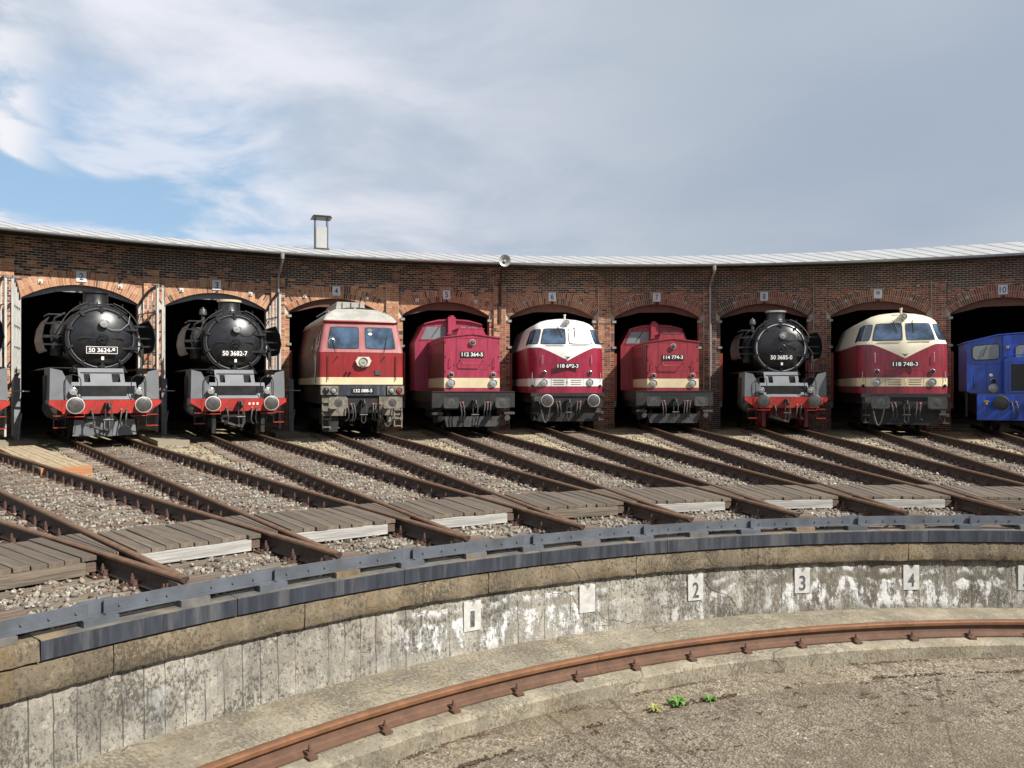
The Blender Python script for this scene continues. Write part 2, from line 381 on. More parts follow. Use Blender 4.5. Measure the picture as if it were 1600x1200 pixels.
# pit wall: board-marked, stained, lime-streaked concrete
def concrete(name, base, dark, white_amt, boards, moss_amt, uvs='UV'):
    b, tc = begin(name); u = tc.outputs[uvs]
    c = mixc(smooth(noise(1.6, 8, .68, src=u), .32, .68), tuple(x*.62 for x in base), tuple(x*1.18 for x in base))
    c = mixc(math_('MULTIPLY', smooth(noise(7, 8, .75, loc=(1, 4, 0), src=u), .53, .63), .55), c, tuple(x*1.5 for x in base))
    st = noise(1.5, 9, .78, loc=(4, 4, 0), sc=(2.0, .4, 1), src=u)
    c = mixc(math_('MULTIPLY', smooth(st, .42, .68), .75), c, dark)
    sp = math_('ADD', noise(26, 6, .8, loc=(8, 1, 0), sc=(1.3, .7, 1), src=u), math_('MULTIPLY', math_('SUBTRACT', noise(1.3, 4, .6, loc=(2, 6, 0), src=u), .5), .5))
    c = mixc(math_('MULTIPLY', smooth(sp, .5, .58), .8), c, tuple(x*.55 for x in dark))
    wp = N('ShaderNodeVectorMath', operation='ADD'); link(u, wp.inputs[0]); nz = N('ShaderNodeTexNoise'); link(u, nz.inputs[0]); nz.inputs['Scale'].default_value = 3; nz.inputs['Detail'].default_value = 6
    sc3 = N('ShaderNodeVectorMath', operation='SCALE'); link(nz.outputs[1], sc3.inputs[0]); sc3.inputs[3].default_value = .35; link(sc3.outputs[0], wp.inputs[1])
    vd = vor(1.1, wp.outputs[0], 'DISTANCE_TO_EDGE', (.8, 1.6, 1)); crk = math_('MULTIPLY', smooth(vd.outputs[0], .012, .003), smooth(noise(.9, 3, .5, loc=(7, 7, 0), src=u), .56, .64))
    c = mixc(math_('MULTIPLY', crk, .6 if boards else .35), c, (.03, .026, .022))
    h = math_('ADD', math_('MULTIPLY', noise(22, 9, .74, src=u), 1.0), math_('MULTIPLY', sp, -.7))
    h = math_('SUBTRACT', h, math_('MULTIPLY', crk, 2.0))
    if boards:
        s_ = N('ShaderNodeSeparateXYZ'); link(u, s_.inputs[0])
        wob = math_('ADD', s_.outputs[0], math_('MULTIPLY', noise(3, 4, .6, src=u), .03))
        fr = math_('FRACT', math_('MULTIPLY', wob, 1/.172))
        ln = math_('LESS_THAN', math_('ABSOLUTE', math_('SUBTRACT', fr, .5)), .03)
        ln = math_('MULTIPLY', ln, smooth(noise(2.1, 4, .6, loc=(2, 9, 0), sc=(1, .5, 1), src=u), .38, .56))
        c = mixc(math_('MULTIPLY', ln, .85), c, (.05, .045, .04)); h = math_('SUBTRACT', h, math_('MULTIPLY', ln, 1.4))
    if white_amt:
        # lime that has run out of horizontal cracks
        s2 = N('ShaderNodeSeparateXYZ'); link(u, s2.inputs[0])
        U = lambda i: -RP*(PH-(i-6)*AL)
        ux = math_('ADD', s2.outputs[0], math_('MULTIPLY', noise(1.2, 4, .6, src=u), .9))
        def span(a, c, w=.5): return math_('MULTIPLY', smooth(ux, U(a)+.45-w, U(a)+.45+w), smooth(ux, U(c)+.45+w, U(c)+.45-w))
        reg = math_('MAXIMUM', math_('MAXIMUM', span(1.9, 3.75), span(5.15, 7.35)), math_('MAXIMUM', math_('MULTIPLY', span(4.2, 4.9), .75), math_('MULTIPLY', span(.2, .6, .3), .35)))
        yy = math_('ADD', s2.outputs[1], math_('MULTIPLY', noise(1.7, 7, .62, loc=(5, 5, 0), sc=(1, .1, 1), src=u), .55))
        runs = noise(4.5, 8, .7, loc=(6, 2, 0), sc=(1.5, .55, 1), src=u)
        bandm = math_('MULTIPLY', smooth(yy, .54, .58), smooth(yy, 1.02, .8))
        bandm = math_('ADD', bandm, math_('MULTIPLY', math_('MULTIPLY', smooth(yy, .40, .42), smooth(yy, .50, .44)), .8))
        drk = math_('MULTIPLY', smooth(s2.outputs[0], U(3.9), U(5.0)), smooth(noise(1.6, 8, .72, loc=(2, 2, 5), sc=(1.6, .6, 1), src=u), .38, .6))
        c = mixc(math_('MULTIPLY', drk, .8), c, (.075, .06, .04))
        wm = math_('MULTIPLY', math_('MULTIPLY', reg, bandm), smooth(math_('ADD', runs, math_('MULTIPLY', noise(18, 5, .7, src=u), .25)), .585, .7))
        c = mixc(math_('MULTIPLY', wm, white_amt), c, (.6, .6, .59)); h = math_('ADD', h, math_('MULTIPLY', wm, .9))
    if moss_amt:
        c = mixc(math_('MULTIPLY', smooth(noise(2.6, 8, .7, loc=(3, 3, 3), src=u), .5, .66), moss_amt), c, (.17, .115, .055))
    link(c, b.inputs['Base Color']); b.inputs['Roughness'].default_value = .92; bump_to(b, h, .8, .016)
concrete('pit_concrete', (.31, .288, .24), (.07, .066, .058), .95, True, .15)
concrete('coping', (.2, .162, .108), (.09, .07, .047), 0, False, .6)
concrete('ledge', (.26, .23, .17), (.17, .145, .105), 0, False, .35)
# pit floor: washed concrete with pebbles, brown moss and pale lichen
b, tc = begin('pit_floor'); o_ = tc.outputs['Object']
v1 = vor(46, o_); c = mixc(smooth(v1.outputs[1], .1, .9), (.07, .055, .037), (.31, .262, .185))
c = mixc(math_('MULTIPLY', smooth(noise(1.1, 8, .7, src=o_), .42, .62), .5), c, (.16, .132, .09))
c = mixc(math_('MULTIPLY', smooth(noise(4.5, 8, .74, loc=(3, 1, 2), src=o_), .53, .63), .75), c, (.07, .047, .03))
c = mixc(math_('MULTIPLY', smooth(noise(19, 7, .75, loc=(5, 5, 2), src=o_), .53, .63), .6), c, (.36, .32, .25))
sp = vor(9, o_); c = mixc(math_('MULTIPLY', smooth(sp.outputs[0], .16, .08), math_('GREATER_THAN', noise(5, 3, .5, src=o_), .52)), c, (.5, .485, .43))
c = mixc(math_('MULTIPLY', smooth(noise(.45, 6, .65, loc=(2, 4, 1), src=o_), .4, .62), .6), c, (.12, .092, .056))
c = mixc(math_('MULTIPLY', smooth(noise(2.2, 7, .72, loc=(8, 4, 1), src=o_), .5, .66), .55), c, (.085, .06, .036))
vd = vor(.33, o_, 'DISTANCE_TO_EDGE'); c = mixc(math_('MULTIPLY', smooth(math_('ADD', vd.outputs[0], math_('MULTIPLY', noise(6, 6, .7, src=o_), .03)), .022, .014), .7), c, (.06, .043, .027))
link(c, b.inputs['Base Color']); b.inputs['Roughness'].default_value = .94
bump_to(b, math_('ADD', math_('MULTIPLY', v1.outputs[0], .7), noise(30, 8, .75, src=o_)), .9, .02)
# walkway boards: fine anti-slip ribs running along the board, on weathered grey-brown timber
b, tc = begin('ribbed_board'); o_ = tc.outputs['Object']; s_ = N('ShaderNodeSeparateXYZ'); link(o_, s_.inputs[0])
ginf = N('ShaderNodeObjectInfo')
rib = math_('SINE', math_('MULTIPLY', s_.outputs[1], 2*math.pi/.026))
c = mixc(smooth(noise(3, 7, .7, sc=(6, .5, 6), src=o_), .3, .7), (.06, .046, .033), (.175, .138, .098))
c = mixc(ginf.outputs['Random'], c, mixc(.75, c, (.065, .05, .038)))
c = mixc(math_('MULTIPLY', smooth(rib, -.2, -.9), .6), c, (.04, .033, .027))
link(c, b.inputs['Base Color']); b.inputs['Roughness'].default_value = .85; bump_to(b, rib, .5, .004)

# ------------------------------------------------------------------ ground sheet, pit floor, pit wall
A0, A1 = ang(-4.5), ang(15)
RB = np.concatenate([np.arange(12.0, 40, .5), [42, 50, 62, 80, 120, 200, 400, 900]])
yard = rgrid('ground', [(float(r), -.268, 0) for r in RB], A1-2.2, A0+2.2, 260, ['yard'], uv=False)
tag(yard, kind='structure')
pf = rgrid('pit_floor', [(.05, -1.40, 0), (4, -1.40, 0), (9.90, -1.40, 0), (9.93, -1.412, 0), (9.96, -1.40, 0), (10.37, -1.395, 0)], 0, 2*math.pi, 360, ['pit_floor'], uv=False)
tag(pf, kind='structure')
lg = rgrid('pit_ledge', [(10.37, -1.45, 0), (10.365, -1.262, 0), (10.385, -1.245, 0), (10.6, -1.24, 0), (10.9, -1.24, 0), (11.3, -1.24, 0), (11.9, -1.235, 0)], 0, 2*math.pi, 700, ['ledge'], disp=.003)
tag(lg, kind='structure')
WA0, WA1 = ang(10.5), ang(-4.2)
pit = empty('turntable_pit_wall', T((CX, CY, -1.24)), 'curved stained concrete wall of the turntable pit with a dark steel rim', 'pit wall')
def pc(o): o.parent = pit; o.matrix_parent_inverse = pit.matrix_world.inverted(); return o
pc(rgrid('wall_face', [(11.81, -1.26), (11.815, -1.2), (11.82, -1.1), (11.82, -1.0), (11.825, -.9), (11.825, -.8), (11.83, -.7), (11.835, -.63), (11.84, -.58)][::-1], WA0, WA1, 760, ['pit_concrete'], disp=.0035))
# coping blocks with open joints
e = ang(-3.9); k = 0; cuts = [e]
while e > WA0:
    e -= (2.0+random.uniform(-.35, .5))/RP; cuts.append(e)
for a, c in zip(cuts, cuts[1:]):
    g = .004/RP
    pc(rgrid('coping_block', [(11.9, -.372), (11.80, -.374), (11.772, -.392), (11.768, -.5), (11.775, -.595), (11.79, -.616), (11.9, -.62)], c+g, a-g, 40, ['coping'], disp=.004))
pc(rgrid('rim_bed', [(11.86, -.66), (11.835, -.6), (11.83, -.36), (11.83, -.222), (12.1, -.2225)], WA0, WA1, 400, ['coping']))
# rim: lower channel band, ledge and slots, upper angle in lengths that meet at the track centres
def arcbox(name, r0, r1, z0, z1, a0, a1, mats, parent=None, n=14, mi=0):
    o = rgrid(name, [(r0, z0), (r0, z1), (r1, z1), (r1, z0), (r0, z0)], a0, a1, n, mats, uv=False)
    me = o.data; nn = n+1
    me2 = [[v.co[:] for v in me.vertices], [tuple(p.vertices) for p in me.polygons]]
    me2[1] += [tuple(k*nn for k in range(4)), tuple(k*nn+n for k in range(3, -1, -1))]
    new = bpy.data.meshes.new(name); new.from_pydata(me2[0], [], me2[1])
    for m in mats: new.materials.append(MATS[m])
    new.update(); o.data = new; bpy.data.meshes.remove(me); return o
nb = [-3.5, -2.2, -.31, .75, 1.92, 3.05, 4.2, 5.45, 6.62, 7.9, 9.2, 10.4]
for q, (i0, i1) in enumerate(zip(nb, nb[1:])):
    g = .004/RP
    if i1 < -.3:
        pc(rgrid('rim_block', [(12.0, -.3665), (11.757, -.3665), (11.755, -.29), (11.765, -.23), (11.79, -.215), (12.0, -.212)], ang(i1)+g, ang(i0)-g, 60, ['coping'], disp=.004)); continue
    bnd = pc(arcbox('steel_band', 11.752, 11.785, -.366, -.222, ang(i1)+g, ang(i0)-g, ['steel_band'], n=22))
    pc(arcbox('band_flange', 11.752, 11.96, -.2215, -.212, ang(i1)+g, ang(i0)-g, ['rim_ledge'], n=22))
for i in range(-3, 10):
    a, c = ang(i+.5)-.30*AL*1.52, ang(i+.5)+.30*AL*1.52
    pc(arcbox('edge_angle', 11.905, 11.925, -.148, -.052, ang(i+1)+.045/RP*1.3, ang(i)-.045/RP*1.3, ['steel_angle']))
    pc(arcbox('edge_foot', 11.84, 11.925, -.158, -.149, ang(i+1)+.05/RP, ang(i)-.05/RP, ['steel_angle']))
    # overlap plate behind each gap, rounded top
    M = frame(i, 11.945); mb = MB()
    mb.prism([(-.30, -.17), (.2, -.17), (.2, -.075), (.13, -.042), (-.12, -.042), (-.24, -.085), (-.30, -.09)], 0, .012)
    o = mb.build('overlap_plate', 'steel_angle', None, False); o.matrix_world = M; pc(o)
    # packers between flange and foot leave dark slots
    for f0, f1, m in ((-.09, .09, 'steel_angle'), (.43, .60, 'ochre_dirt' if i % 4 == 1 else 'rim_ledge')):
        pc(arcbox('packer', 11.80, 11.93, -.2115, -.1585, ang(i+f1), ang(i+f0), [m], n=4))
    # bolt heads along the angle
    for f in (.12, .27, .38, .64, .77, .9):
        M = frame(i+f, 11.905); o = MB().cyl((0, .0, -.108), (0, -.014, -.108), .011, n=6).build('bolt', 'steel_angle', None, False); o.matrix_world = M; pc(o)
# painted stand numbers on the wall
for i, s_ in ((2.5, '1'), (3.5, ''), (4.5, '2'), (5.5, '3'), (6.5, '4'), (7.5, '5')):
    if i == 1.5: z0, z1, w = -.97, -.70, .085
    else: z0, z1, w = -1.0, -.68, .105
    M = frame(i-.015, 11.822); mb = MB(); pm_ = 'paint_white' if i != 1.5 else 'ledge'
    mb.prism([(-w, z0), (w, z0), (w, z1), (w*.38, z1), (0, z1-.05 if i != 1.5 else z1-.002), (-w*.38, z1), (-w, z1)], -.012, .02)
    o = mb.build('number_sign', pm_, None, False); o.matrix_world = M; pc(o)
    if s_:
        h = .19 if s_ in '23' else .17
        text('digit', s_, .05 if s_ == '1' else .085, h, 'paint_faded', o, T((0, -.0125, (z0+z1)/2-.03)), .004)

# ------------------------------------------------------------------ ring rail in the pit
def rail_prof(h=.148, hw=.034, fw=.062):
    return [(-fw, 0), (-fw, .012), (-.014, .03), (-.0085, .05), (-.0085, h-.05), (-hw*.95, h-.034), (-hw, h-.012), (-hw*.72, h), (hw*.72, h), (hw, h-.012), (hw*.95, h-.034), (.0085, h-.05), (.0085, .05), (.014, .03), (fw, .012), (fw, 0)]
RP_ = [(-.075, 0), (-.075, .012), (-.02, .032), (-.011, .05), (-.011, .118), (-.042, .127), (-.045, .145), (-.045, .16), (-.033, .17), (.033, .17), (.045, .16), (.045, .145), (.042, .127), (.011, .118), (.011, .05), (.02, .032), (.075, .012), (.075, 0)]
rr = empty('ring_rail', T((CX, CY, -1.24)), 'rusty curved running rail bolted to the ledge round the turntable pit', 'rail')
def rc(o, par=None): o.parent = par or rr; o.matrix_parent_inverse = (par or rr).matrix_world.inverted(); return o
joints = [ang(9.9), ang(3.07), ang(-4.1)]
for a, c in zip(joints, joints[1:]):
    rows = [(10.662+q[0], -1.233+q[1], 1 if (5 <= k <= 11) else 0) for k, q in enumerate(RP_)]
    rc(rgrid('rail', rows, a+.002/RP, c-.002/RP, 420, ['ring_web', 'ring_head'], uv=False))
cl = MB().box(-.05, .05, -.185, .185, -.006, .004).box(-.05, .05, -.185, -.06, -.0, .022).box(-.035, .035, -.125, -.045, .022, .052).cyl((0, -.1, .02), (0, -.1, .085), .017, n=6).cyl((0, -.1, .085), (0, -.1, .112), .01, n=6).box(-.05, .05, .06, .185, 0, .022).box(-.035, .035, .045, .125, .022, .052).cyl((0, .1, .02), (0, .1, .1), .016, n=6)
clm = cl.mesh('rail_clip', 'ring_web', False)
a = ang(9.6); n_ = 0
while a < ang(-3.5):
    o = bpy.data.objects.new('rail_clip', clm); COL.objects.link(o)
    o.matrix_world = T(pol(10.662, a, -1.236)) @ Matrix.Rotation(a-math.pi/2, 4, 'Z') @ Matrix.Diagonal((.75, .85, .85, 1)); rc(o)
    a += .70/10.662; n_ += 1

# ------------------------------------------------------------------ tracks
DR = .7535
prof = rail_prof(.185, .036, .066)
chair = MB()
chair.box(-.19, .19, -.085, .085, 0, .018)
for s_ in (-1, 1):
    chair.box(s_*.085-.022, s_*.085+.022, -.055, .055, .018, .05); chair.box(s_*.062-.03, s_*.062+.03, -.04, .04, .05, .066)
    chair.cyl((s_*.088, 0, .05), (s_*.088, 0, .10), .019, n=6); chair.cyl((s_*.088, 0, .1), (s_*.088, 0, .128), .011, n=6)
    for t_ in (-1, 1): chair.cyl((s_*.155, t_*.045, .018), (s_*.155, t_*.045, .045), .018, n=6)
chm = chair.mesh('rail_chair', 'clip_rust', False)
slm = {}
def sleeper_mesh(L, v):
    key = (round(L, 2), v)
    if key not in slm:
        r2 = random.Random(v*31+int(L*100)); mb = MB(); n = 9; h = L/2
        xs = np.linspace(-h, h, n); vs = []
        for x in xs:
            j = lambda q=.007: r2.uniform(-q, q)
            vs += [(x, -.125+j(), -.15), (x, -.118+j(), -.012+j()), (x, -.1+j(), j(.004)), (x, .1+j(), j(.004)), (x, .118+j(), -.012+j()), (x, .125+j(), -.15)]
        fs = [(a*6+k, a*6+k+1, a*6+k+7, a*6+k+6) for a in range(n-1) for k in range(5)]+[tuple(range(6)), tuple(range(n*6-1, n*6-7, -1))]
        mb.add(vs, fs); slm[key] = mb.mesh('sleeper', 'sleeper' if v % 3 else 'sleeper_red', False)
    return slm[key]
SL0, SLS = 12.13, .62
for i in range(-3, 13):
    t = empty('railway_track', frame(i, 12.0), None, 'railway track', 'tracks fanning out from the turntable pit')
    if i == 1: t['label'] = 'rusty track into the leftmost arch, beside the timber platform'
    elif i < 1: t['label'] = 'rusty track at the far left of the fan, %s' % {0: 'nearest to the timber platform', -1: 'second from the timber platform', -2: 'third from the timber platform', -3: 'farthest from the timber platform'}[i]
    elif i < 11: t['label'] = 'rusty track on weathered sleepers leading to the arch numbered %s' % NUM[i]
    else: t['label'] = 'rusty track at the far right edge, %s beyond arch ten' % {11: 'first', 12: 'second'}[i]
    dz = .003 if i % 2 else 0
    r_end = 40
    for s_ in (-1, 1):
        mb = MB(); n = len(prof)
        ys = [-.055, r_end-12.0]
        vs = [(s_*DR+q[0], y, q[1]-.185+dz) for y in ys for q in prof]
        fs = [(k, (k+1) % n, n+(k+1) % n, n+k) for k in range(n)]+[tuple(range(n)), tuple(range(2*n-1, n-1, -1))]
        mb.add(vs, fs); mb.m = [1 if 5 <= k <= 9 else 0 for k in range(n)]+[0, 1]
        mb.build('rail', ['rust_web', 'rust_head'], t, False)
    k = 0; r = SL0
    while r < 35.5:
        L = min(2.5, r*AL-.05); sl = inst('sleeper', sleeper_mesh(L, k % 7), t, T((random.uniform(-.02, .02), r-12+random.uniform(-.02, .02), -.205+random.uniform(-.004, .004))) @ Matrix.Rotation(random.uniform(-.012, .012), 4, 'Z'))
        if r < 31:
            for s_ in (-1, 1):
                if L/2 > DR-.1: inst('rail_chair', chm, sl, T((s_*DR-sl.location.x, 0, .002)))
        r += SLS; k += 1
    if -1 <= i <= 9:
        pk = inst('end_block', MB().box(-.17, .17, -.1, .1, -.2, -.05).mesh('end_block', 'sleeper_red', False), t, T((0, -.01, 0)) @ Matrix.Rotation(-AL/2, 4, 'Z') @ T((DR+.12, .12, 0)))
# ------------------------------------------------------------------ boarded walkway across the tracks
pm = {}
def plank_mesh(w0, w1, L, v):
    key = (round(w0, 3), round(w1, 3), round(L, 2), v)
    if key not in pm:
        mb = MB(); g = .006
        mb.add([(-w0/2+g, 0, -.045), (w0/2-g, 0, -.045), (w1/2-g, L, -.045), (-w1/2+g, L, -.045),
                (-w0/2+g, 0, -.004), (w0/2-g, 0, -.004), (w1/2-g, L, -.004), (-w1/2+g, L, -.004),
                (-w0/2+g+.005, .004, 0), (w0/2-g-.005, .004, 0), (w1/2-g-.005, L-.004, 0), (-w1/2+g+.005, L-.004, 0)],
               [(3, 2, 1, 0), (0, 1, 5, 4), (1, 2, 6, 5), (2, 3, 7, 6), (3, 0, 4, 7), (4, 5, 9, 8), (5, 6, 10, 9), (6, 7, 11, 10), (7, 4, 8, 11), (8, 9, 10, 11)])
        pm[key] = mb.mesh('plank', 'ribbed_board', False)
    return pm[key]
R0, R1 = 13.52, 14.95
for i in range(-1, 11):
    nm = 'arch %s' % NUM[i] if i >= 2 else ('the leftmost arch' if i == 1 else 'the far left, %s' % {0: 'nearer', -1: 'farther'}[i])
    t = empty('walkway_section', frame(i, R0), 'ribbed board walkway between the two rails of the track to %s' % nm, 'walkway', 'boarded crossing over the tracks')
    half = DR-.085; n = 9; w = 2*half/n
    for k in range(n):
        inst('plank', plank_mesh(w, w, round(R1-R0-random.choice((0, .03, .07)), 2), 0), t, T((-half+w*(k+.5), random.uniform(-.035, .03), -.012+random.uniform(-.006, .004))) @ Matrix.Rotation(random.uniform(-.006, .006), 4, 'Z'))
    bm_ = MB().box(-half-.02, half-.12, -.035, .095, -.185, -.062)
    bm_.build('bearer', 'beam_white' if i % 4 else 'sleeper', t, False)
    MB().box(-half, half, R1-R0-.12, R1-R0, -.225, -.06).build('bearer', 'sleeper', t, False)
    MB().box(half-.12, half-.02, -.03, .09, -.16, -.075).build('bearer_end', 'sleeper_red', t, False)
    if i == 10: continue
    nx = 'arches %s and %s' % (NUM[i], NUM[i+1]) if i >= 2 else {1: 'the leftmost arch and arch two', 0: 'the leftmost arch and its left neighbour', -1: 'the two outermost left bays'}[i]
    t = empty('walkway_wedge', frame(i+.5, R0), 'narrow tapering board walkway between the tracks to %s' % nx, 'walkway', 'tapered boards between neighbouring tracks')
    rs, rt = R0+.06, R1+.02
    w0 = 2*(rs*math.sin(AL/2)-DR)-.13; w1 = 2*(rt*math.sin(AL/2)-DR)-.13; n = 3
    for k in range(n):
        M = T((0, rs-R0, -.014+random.uniform(-.003, .003))) @ Matrix.Rotation(-math.atan(((k+.5)/n-.5)*(w1-w0)/(rt-rs)), 4, 'Z') @ T((((k+.5)/n-.5)*w0, 0, 0))
        inst('plank', plank_mesh(max(.03, w0/n), w1/n, rt-rs, 1), t, M)
# timber platform beside the leftmost track
t = empty('timber_platform', frame(1.5, 23.8, -.26), 'low sandy timber platform with an orange end board beside the leftmost track', 'platform')
for k in range(6): 
    w = .95/6; MB().box(-.84+w*k+.006, -.84+w*(k+1)-.006, 0, 7.6, .16, .2+random.uniform(0, .004)).build('plank', 'new_plank', t, False)
MB().box(-.85, .12, -.04, -.002, 0, .203).build('end_board', 'end_plank', t, False)
for x in (-.75, -.36, .03): MB().box(x-.05, x+.05, .02, 7.5, .02, .155).build('joist', 'sleeper', t, False)
# concrete threshold slabs at the foot of the gate piers
for i, r0, r1, w, lab in ((1.5, 33.6, 36.5, 1.05, 'pale concrete slab at the pier left of arch two'), (2.5, 31.7, 36.5, .95, 'pale concrete slab at the pier between arches two and three'), (3.5, 34.3, 36.5, .9, 'pale concrete slab at the pier between arches three and four')):
    o = MB().prism([(-w/2, r0), (w/2, r0), (w*.52, r1), (-w*.52, r1)], -.3, -.09, 'z').build('threshold_slab', 'ledge', None, False)
    o.matrix_world = frame(i, 0); tag(o, lab, 'slab')
# ------------------------------------------------------------------ ballast: crushed stone, one heap of stuff
def stones(name, cnt, r0, r1, smin, smax, i0, i1, label, zj=.02, keep=None):
    r = np.sqrt(rng.uniform(r0*r0, r1*r1, cnt)); ii = rng.uniform(i0, i1, cnt)
    a = PH-(ii-6)*AL; near = np.round(ii); lat = r*np.sin((near-ii)*AL)
    pos = (r-SL0+SLS/2) % SLS-SLS/2
    onsl = (np.abs(pos) < .125) & (np.abs(lat) < np.minimum(1.25, r*AL/2))
    k = ~(onsl & (rng.random(cnt) < .9)) & (np.abs(np.abs(lat)-DR) > .075)
    k &= ~((r > R0) & (r < R1) & (rng.random(cnt) < .8))
    if keep is not None: k &= keep(r, ii, lat)
    r, a, onsl, lat = r[k], a[k], onsl[k], lat[k]; n = len(r)
    cube = np.array([(-1, -1, -1), (1, -1, -1), (1, 1, -1), (-1, 1, -1), (-1, -1, 1), (1, -1, 1), (1, 1, 1), (-1, 1, 1)], float)*.62
    v = cube[None]*rng.uniform(.55, 1.15, (n, 8, 1))+rng.normal(0, .12, (n, 8, 3))
    v *= (np.array([1, .8, .62])*rng.uniform(.75, 1.25, (n, 1, 3)))*rng.uniform(smin, smax, (n, 1, 1))
    q = rng.normal(0, 1, (n, 4)); q /= np.linalg.norm(q, axis=1)[:, None]; w_, x_, y_, z_ = q.T
    Rm = np.stack([1-2*(y_*y_+z_*z_), 2*(x_*y_-z_*w_), 2*(x_*z_+y_*w_), 2*(x_*y_+z_*w_), 1-2*(x_*x_+z_*z_), 2*(y_*z_-x_*w_), 2*(x_*z_-y_*w_), 2*(y_*z_+x_*w_), 1-2*(x_*x_+y_*y_)], -1).reshape(n, 3, 3)
    v = np.einsum('nij,nkj->nki', Rm, v)
    z = np.where(onsl, -.192, -.245+rng.uniform(-.012, zj+.012, n))
    v += np.stack([CX+r*np.cos(a), CY+r*np.sin(a), z], -1)[:, None]
    F = np.array([(0, 3, 2, 1), (4, 5, 6, 7), (0, 1, 5, 4), (1, 2, 6, 5), (2, 3, 7, 6), (3, 0, 4, 7)])
    f = (F[None]+8*np.arange(n)[:, None, None]).reshape(-1, 4)
    me = bpy.data.meshes.new(name); me.vertices.add(n*8); me.vertices.foreach_set('co', v.ravel())
    me.loops.add(f.size); me.loops.foreach_set('vertex_index', f.ravel().astype(np.int32))
    me.polygons.add(len(f)); me.polygons.foreach_set('loop_start', np.arange(0, f.size, 4, dtype=np.int32))
    pal = np.array([(.42, .4, .36), (.33, .31, .28), (.52, .5, .46), (.28, .24, .2), (.25, .24, .23), (.38, .31, .25), (.2, .14, .11), (.46, .43, .37)])
    c = pal[rng.integers(0, len(pal), n)]*rng.uniform(.7, 1.12, (n, 1))*np.array([1.0, .97, .9]); near_rail = np.clip(1-np.abs(np.abs(lat)-DR)/.3, 0, 1)*rng.uniform(.2, 1, n); oil = np.clip(1-np.abs(lat)/.5, 0, 1)*(.5+.5*np.sin(r*1.3+np.round(ii[k])*2.1))*rng.uniform(.3, 1, n)
    c = c*(1-.6*near_rail[:, None])+.6*near_rail[:, None]*np.array([.2, .115, .075]); c = c*(1-.45*oil[:, None])
    c = np.concatenate([c, np.ones((n, 1))], 1)
    me.update(calc_edges=True); me.validate()
    me.attributes.new('col', 'FLOAT_COLOR', 'POINT').data.foreach_set('color', np.repeat(c, 8, 0).ravel().astype(np.float32))
    me.materials.append(MATS['stone']); o = bpy.data.objects.new(name, me); COL.objects.link(o)
    return tag(o, label, 'ballast', None, 'stuff')
stones('ballast', 84000, 12.0, 16.2, .022, .046, -1.6, 9, 'crushed grey and tan stone ballast around the sleepers nearest the pit')
stones('ballast', 62000, 16.2, 21.5, .026, .05, -1.2, 10.5, 'crushed stone ballast in the middle of the track fan')
stones('ballast', 58000, 21.5, 31.5, .03, .056, -.3, 11.5, 'crushed stone ballast spread thinly towards the engine shed', .0, lambda r, ii, lat: (np.abs(lat) < 1.0) | (rng.random(len(r)) < np.clip((25.5-r)/4, .12, 1)))
# moss in the pit corners and joints
mb = MB()
for _ in range(1000):
    kind = random.random(); a = random.uniform(ang(9), ang(.5))
    if kind < .62: r = 10.36-abs(random.gauss(0, .03))
    elif kind < .86: r = 9.93+random.gauss(0, .02)
    else: r = 9.93-abs(random.gauss(0, .7))
    if math.sin(a*23)+math.sin(a*51+1) < -.1 and kind < .86: continue
    s_ = random.uniform(.008, .022)
    for _q in range(5): mb.sphere(pol(r+random.gauss(0, .012), a+random.gauss(0, .004), -1.398), s_*random.uniform(.5, 1), 0, (1, 1, .32), 6)
tag(mb.build('moss', 'moss', split=False), 'brown moss clumps along the joints of the pit floor', 'moss', None, 'stuff')
def weed(px, r, i, n, size, lab, m='leaf'):
    t = empty('weed', T(pol(r, ang(i), -1.4)), lab, 'plant')
    rd = random.Random(px)
    for k in range(n):
        a = rd.uniform(0, 6.28); L = size*rd.uniform(.6, 1.1); h = rd.uniform(.3, 1.0); w = L*.1
        d = Vector((math.cos(a), math.sin(a), 0)); s_ = Vector((-d.y, d.x, 0))
        p = [Vector((0, 0, 0)), d*L*.45+Vector((0, 0, L*h*.6)), d*L*.8+Vector((0, 0, L*h*.68)), d*L+Vector((0, 0, L*h*.5))]
        vs = [p[0]-s_*w*.3, p[0]+s_*w*.3, p[1]-s_*w, p[1]+s_*w, p[2]-s_*w*.9, p[2]+s_*w*.9, p[3]]
        MB().add(vs, [(0, 1, 3, 2), (2, 3, 5, 4), (4, 5, 6)]).build('leaf', m, t)
weed(1, 9.945, 3.424, 60, .105, 'larger bright green weed tuft in the pit floor joint')
weed(2, 9.90, 3.70, 40, .075, 'smaller bright green weed tuft right of the larger one')
weed(3, 9.935, 3.2, 26, .085, 'sparse yellowish weed left of the green tufts', 'leaf_dry')
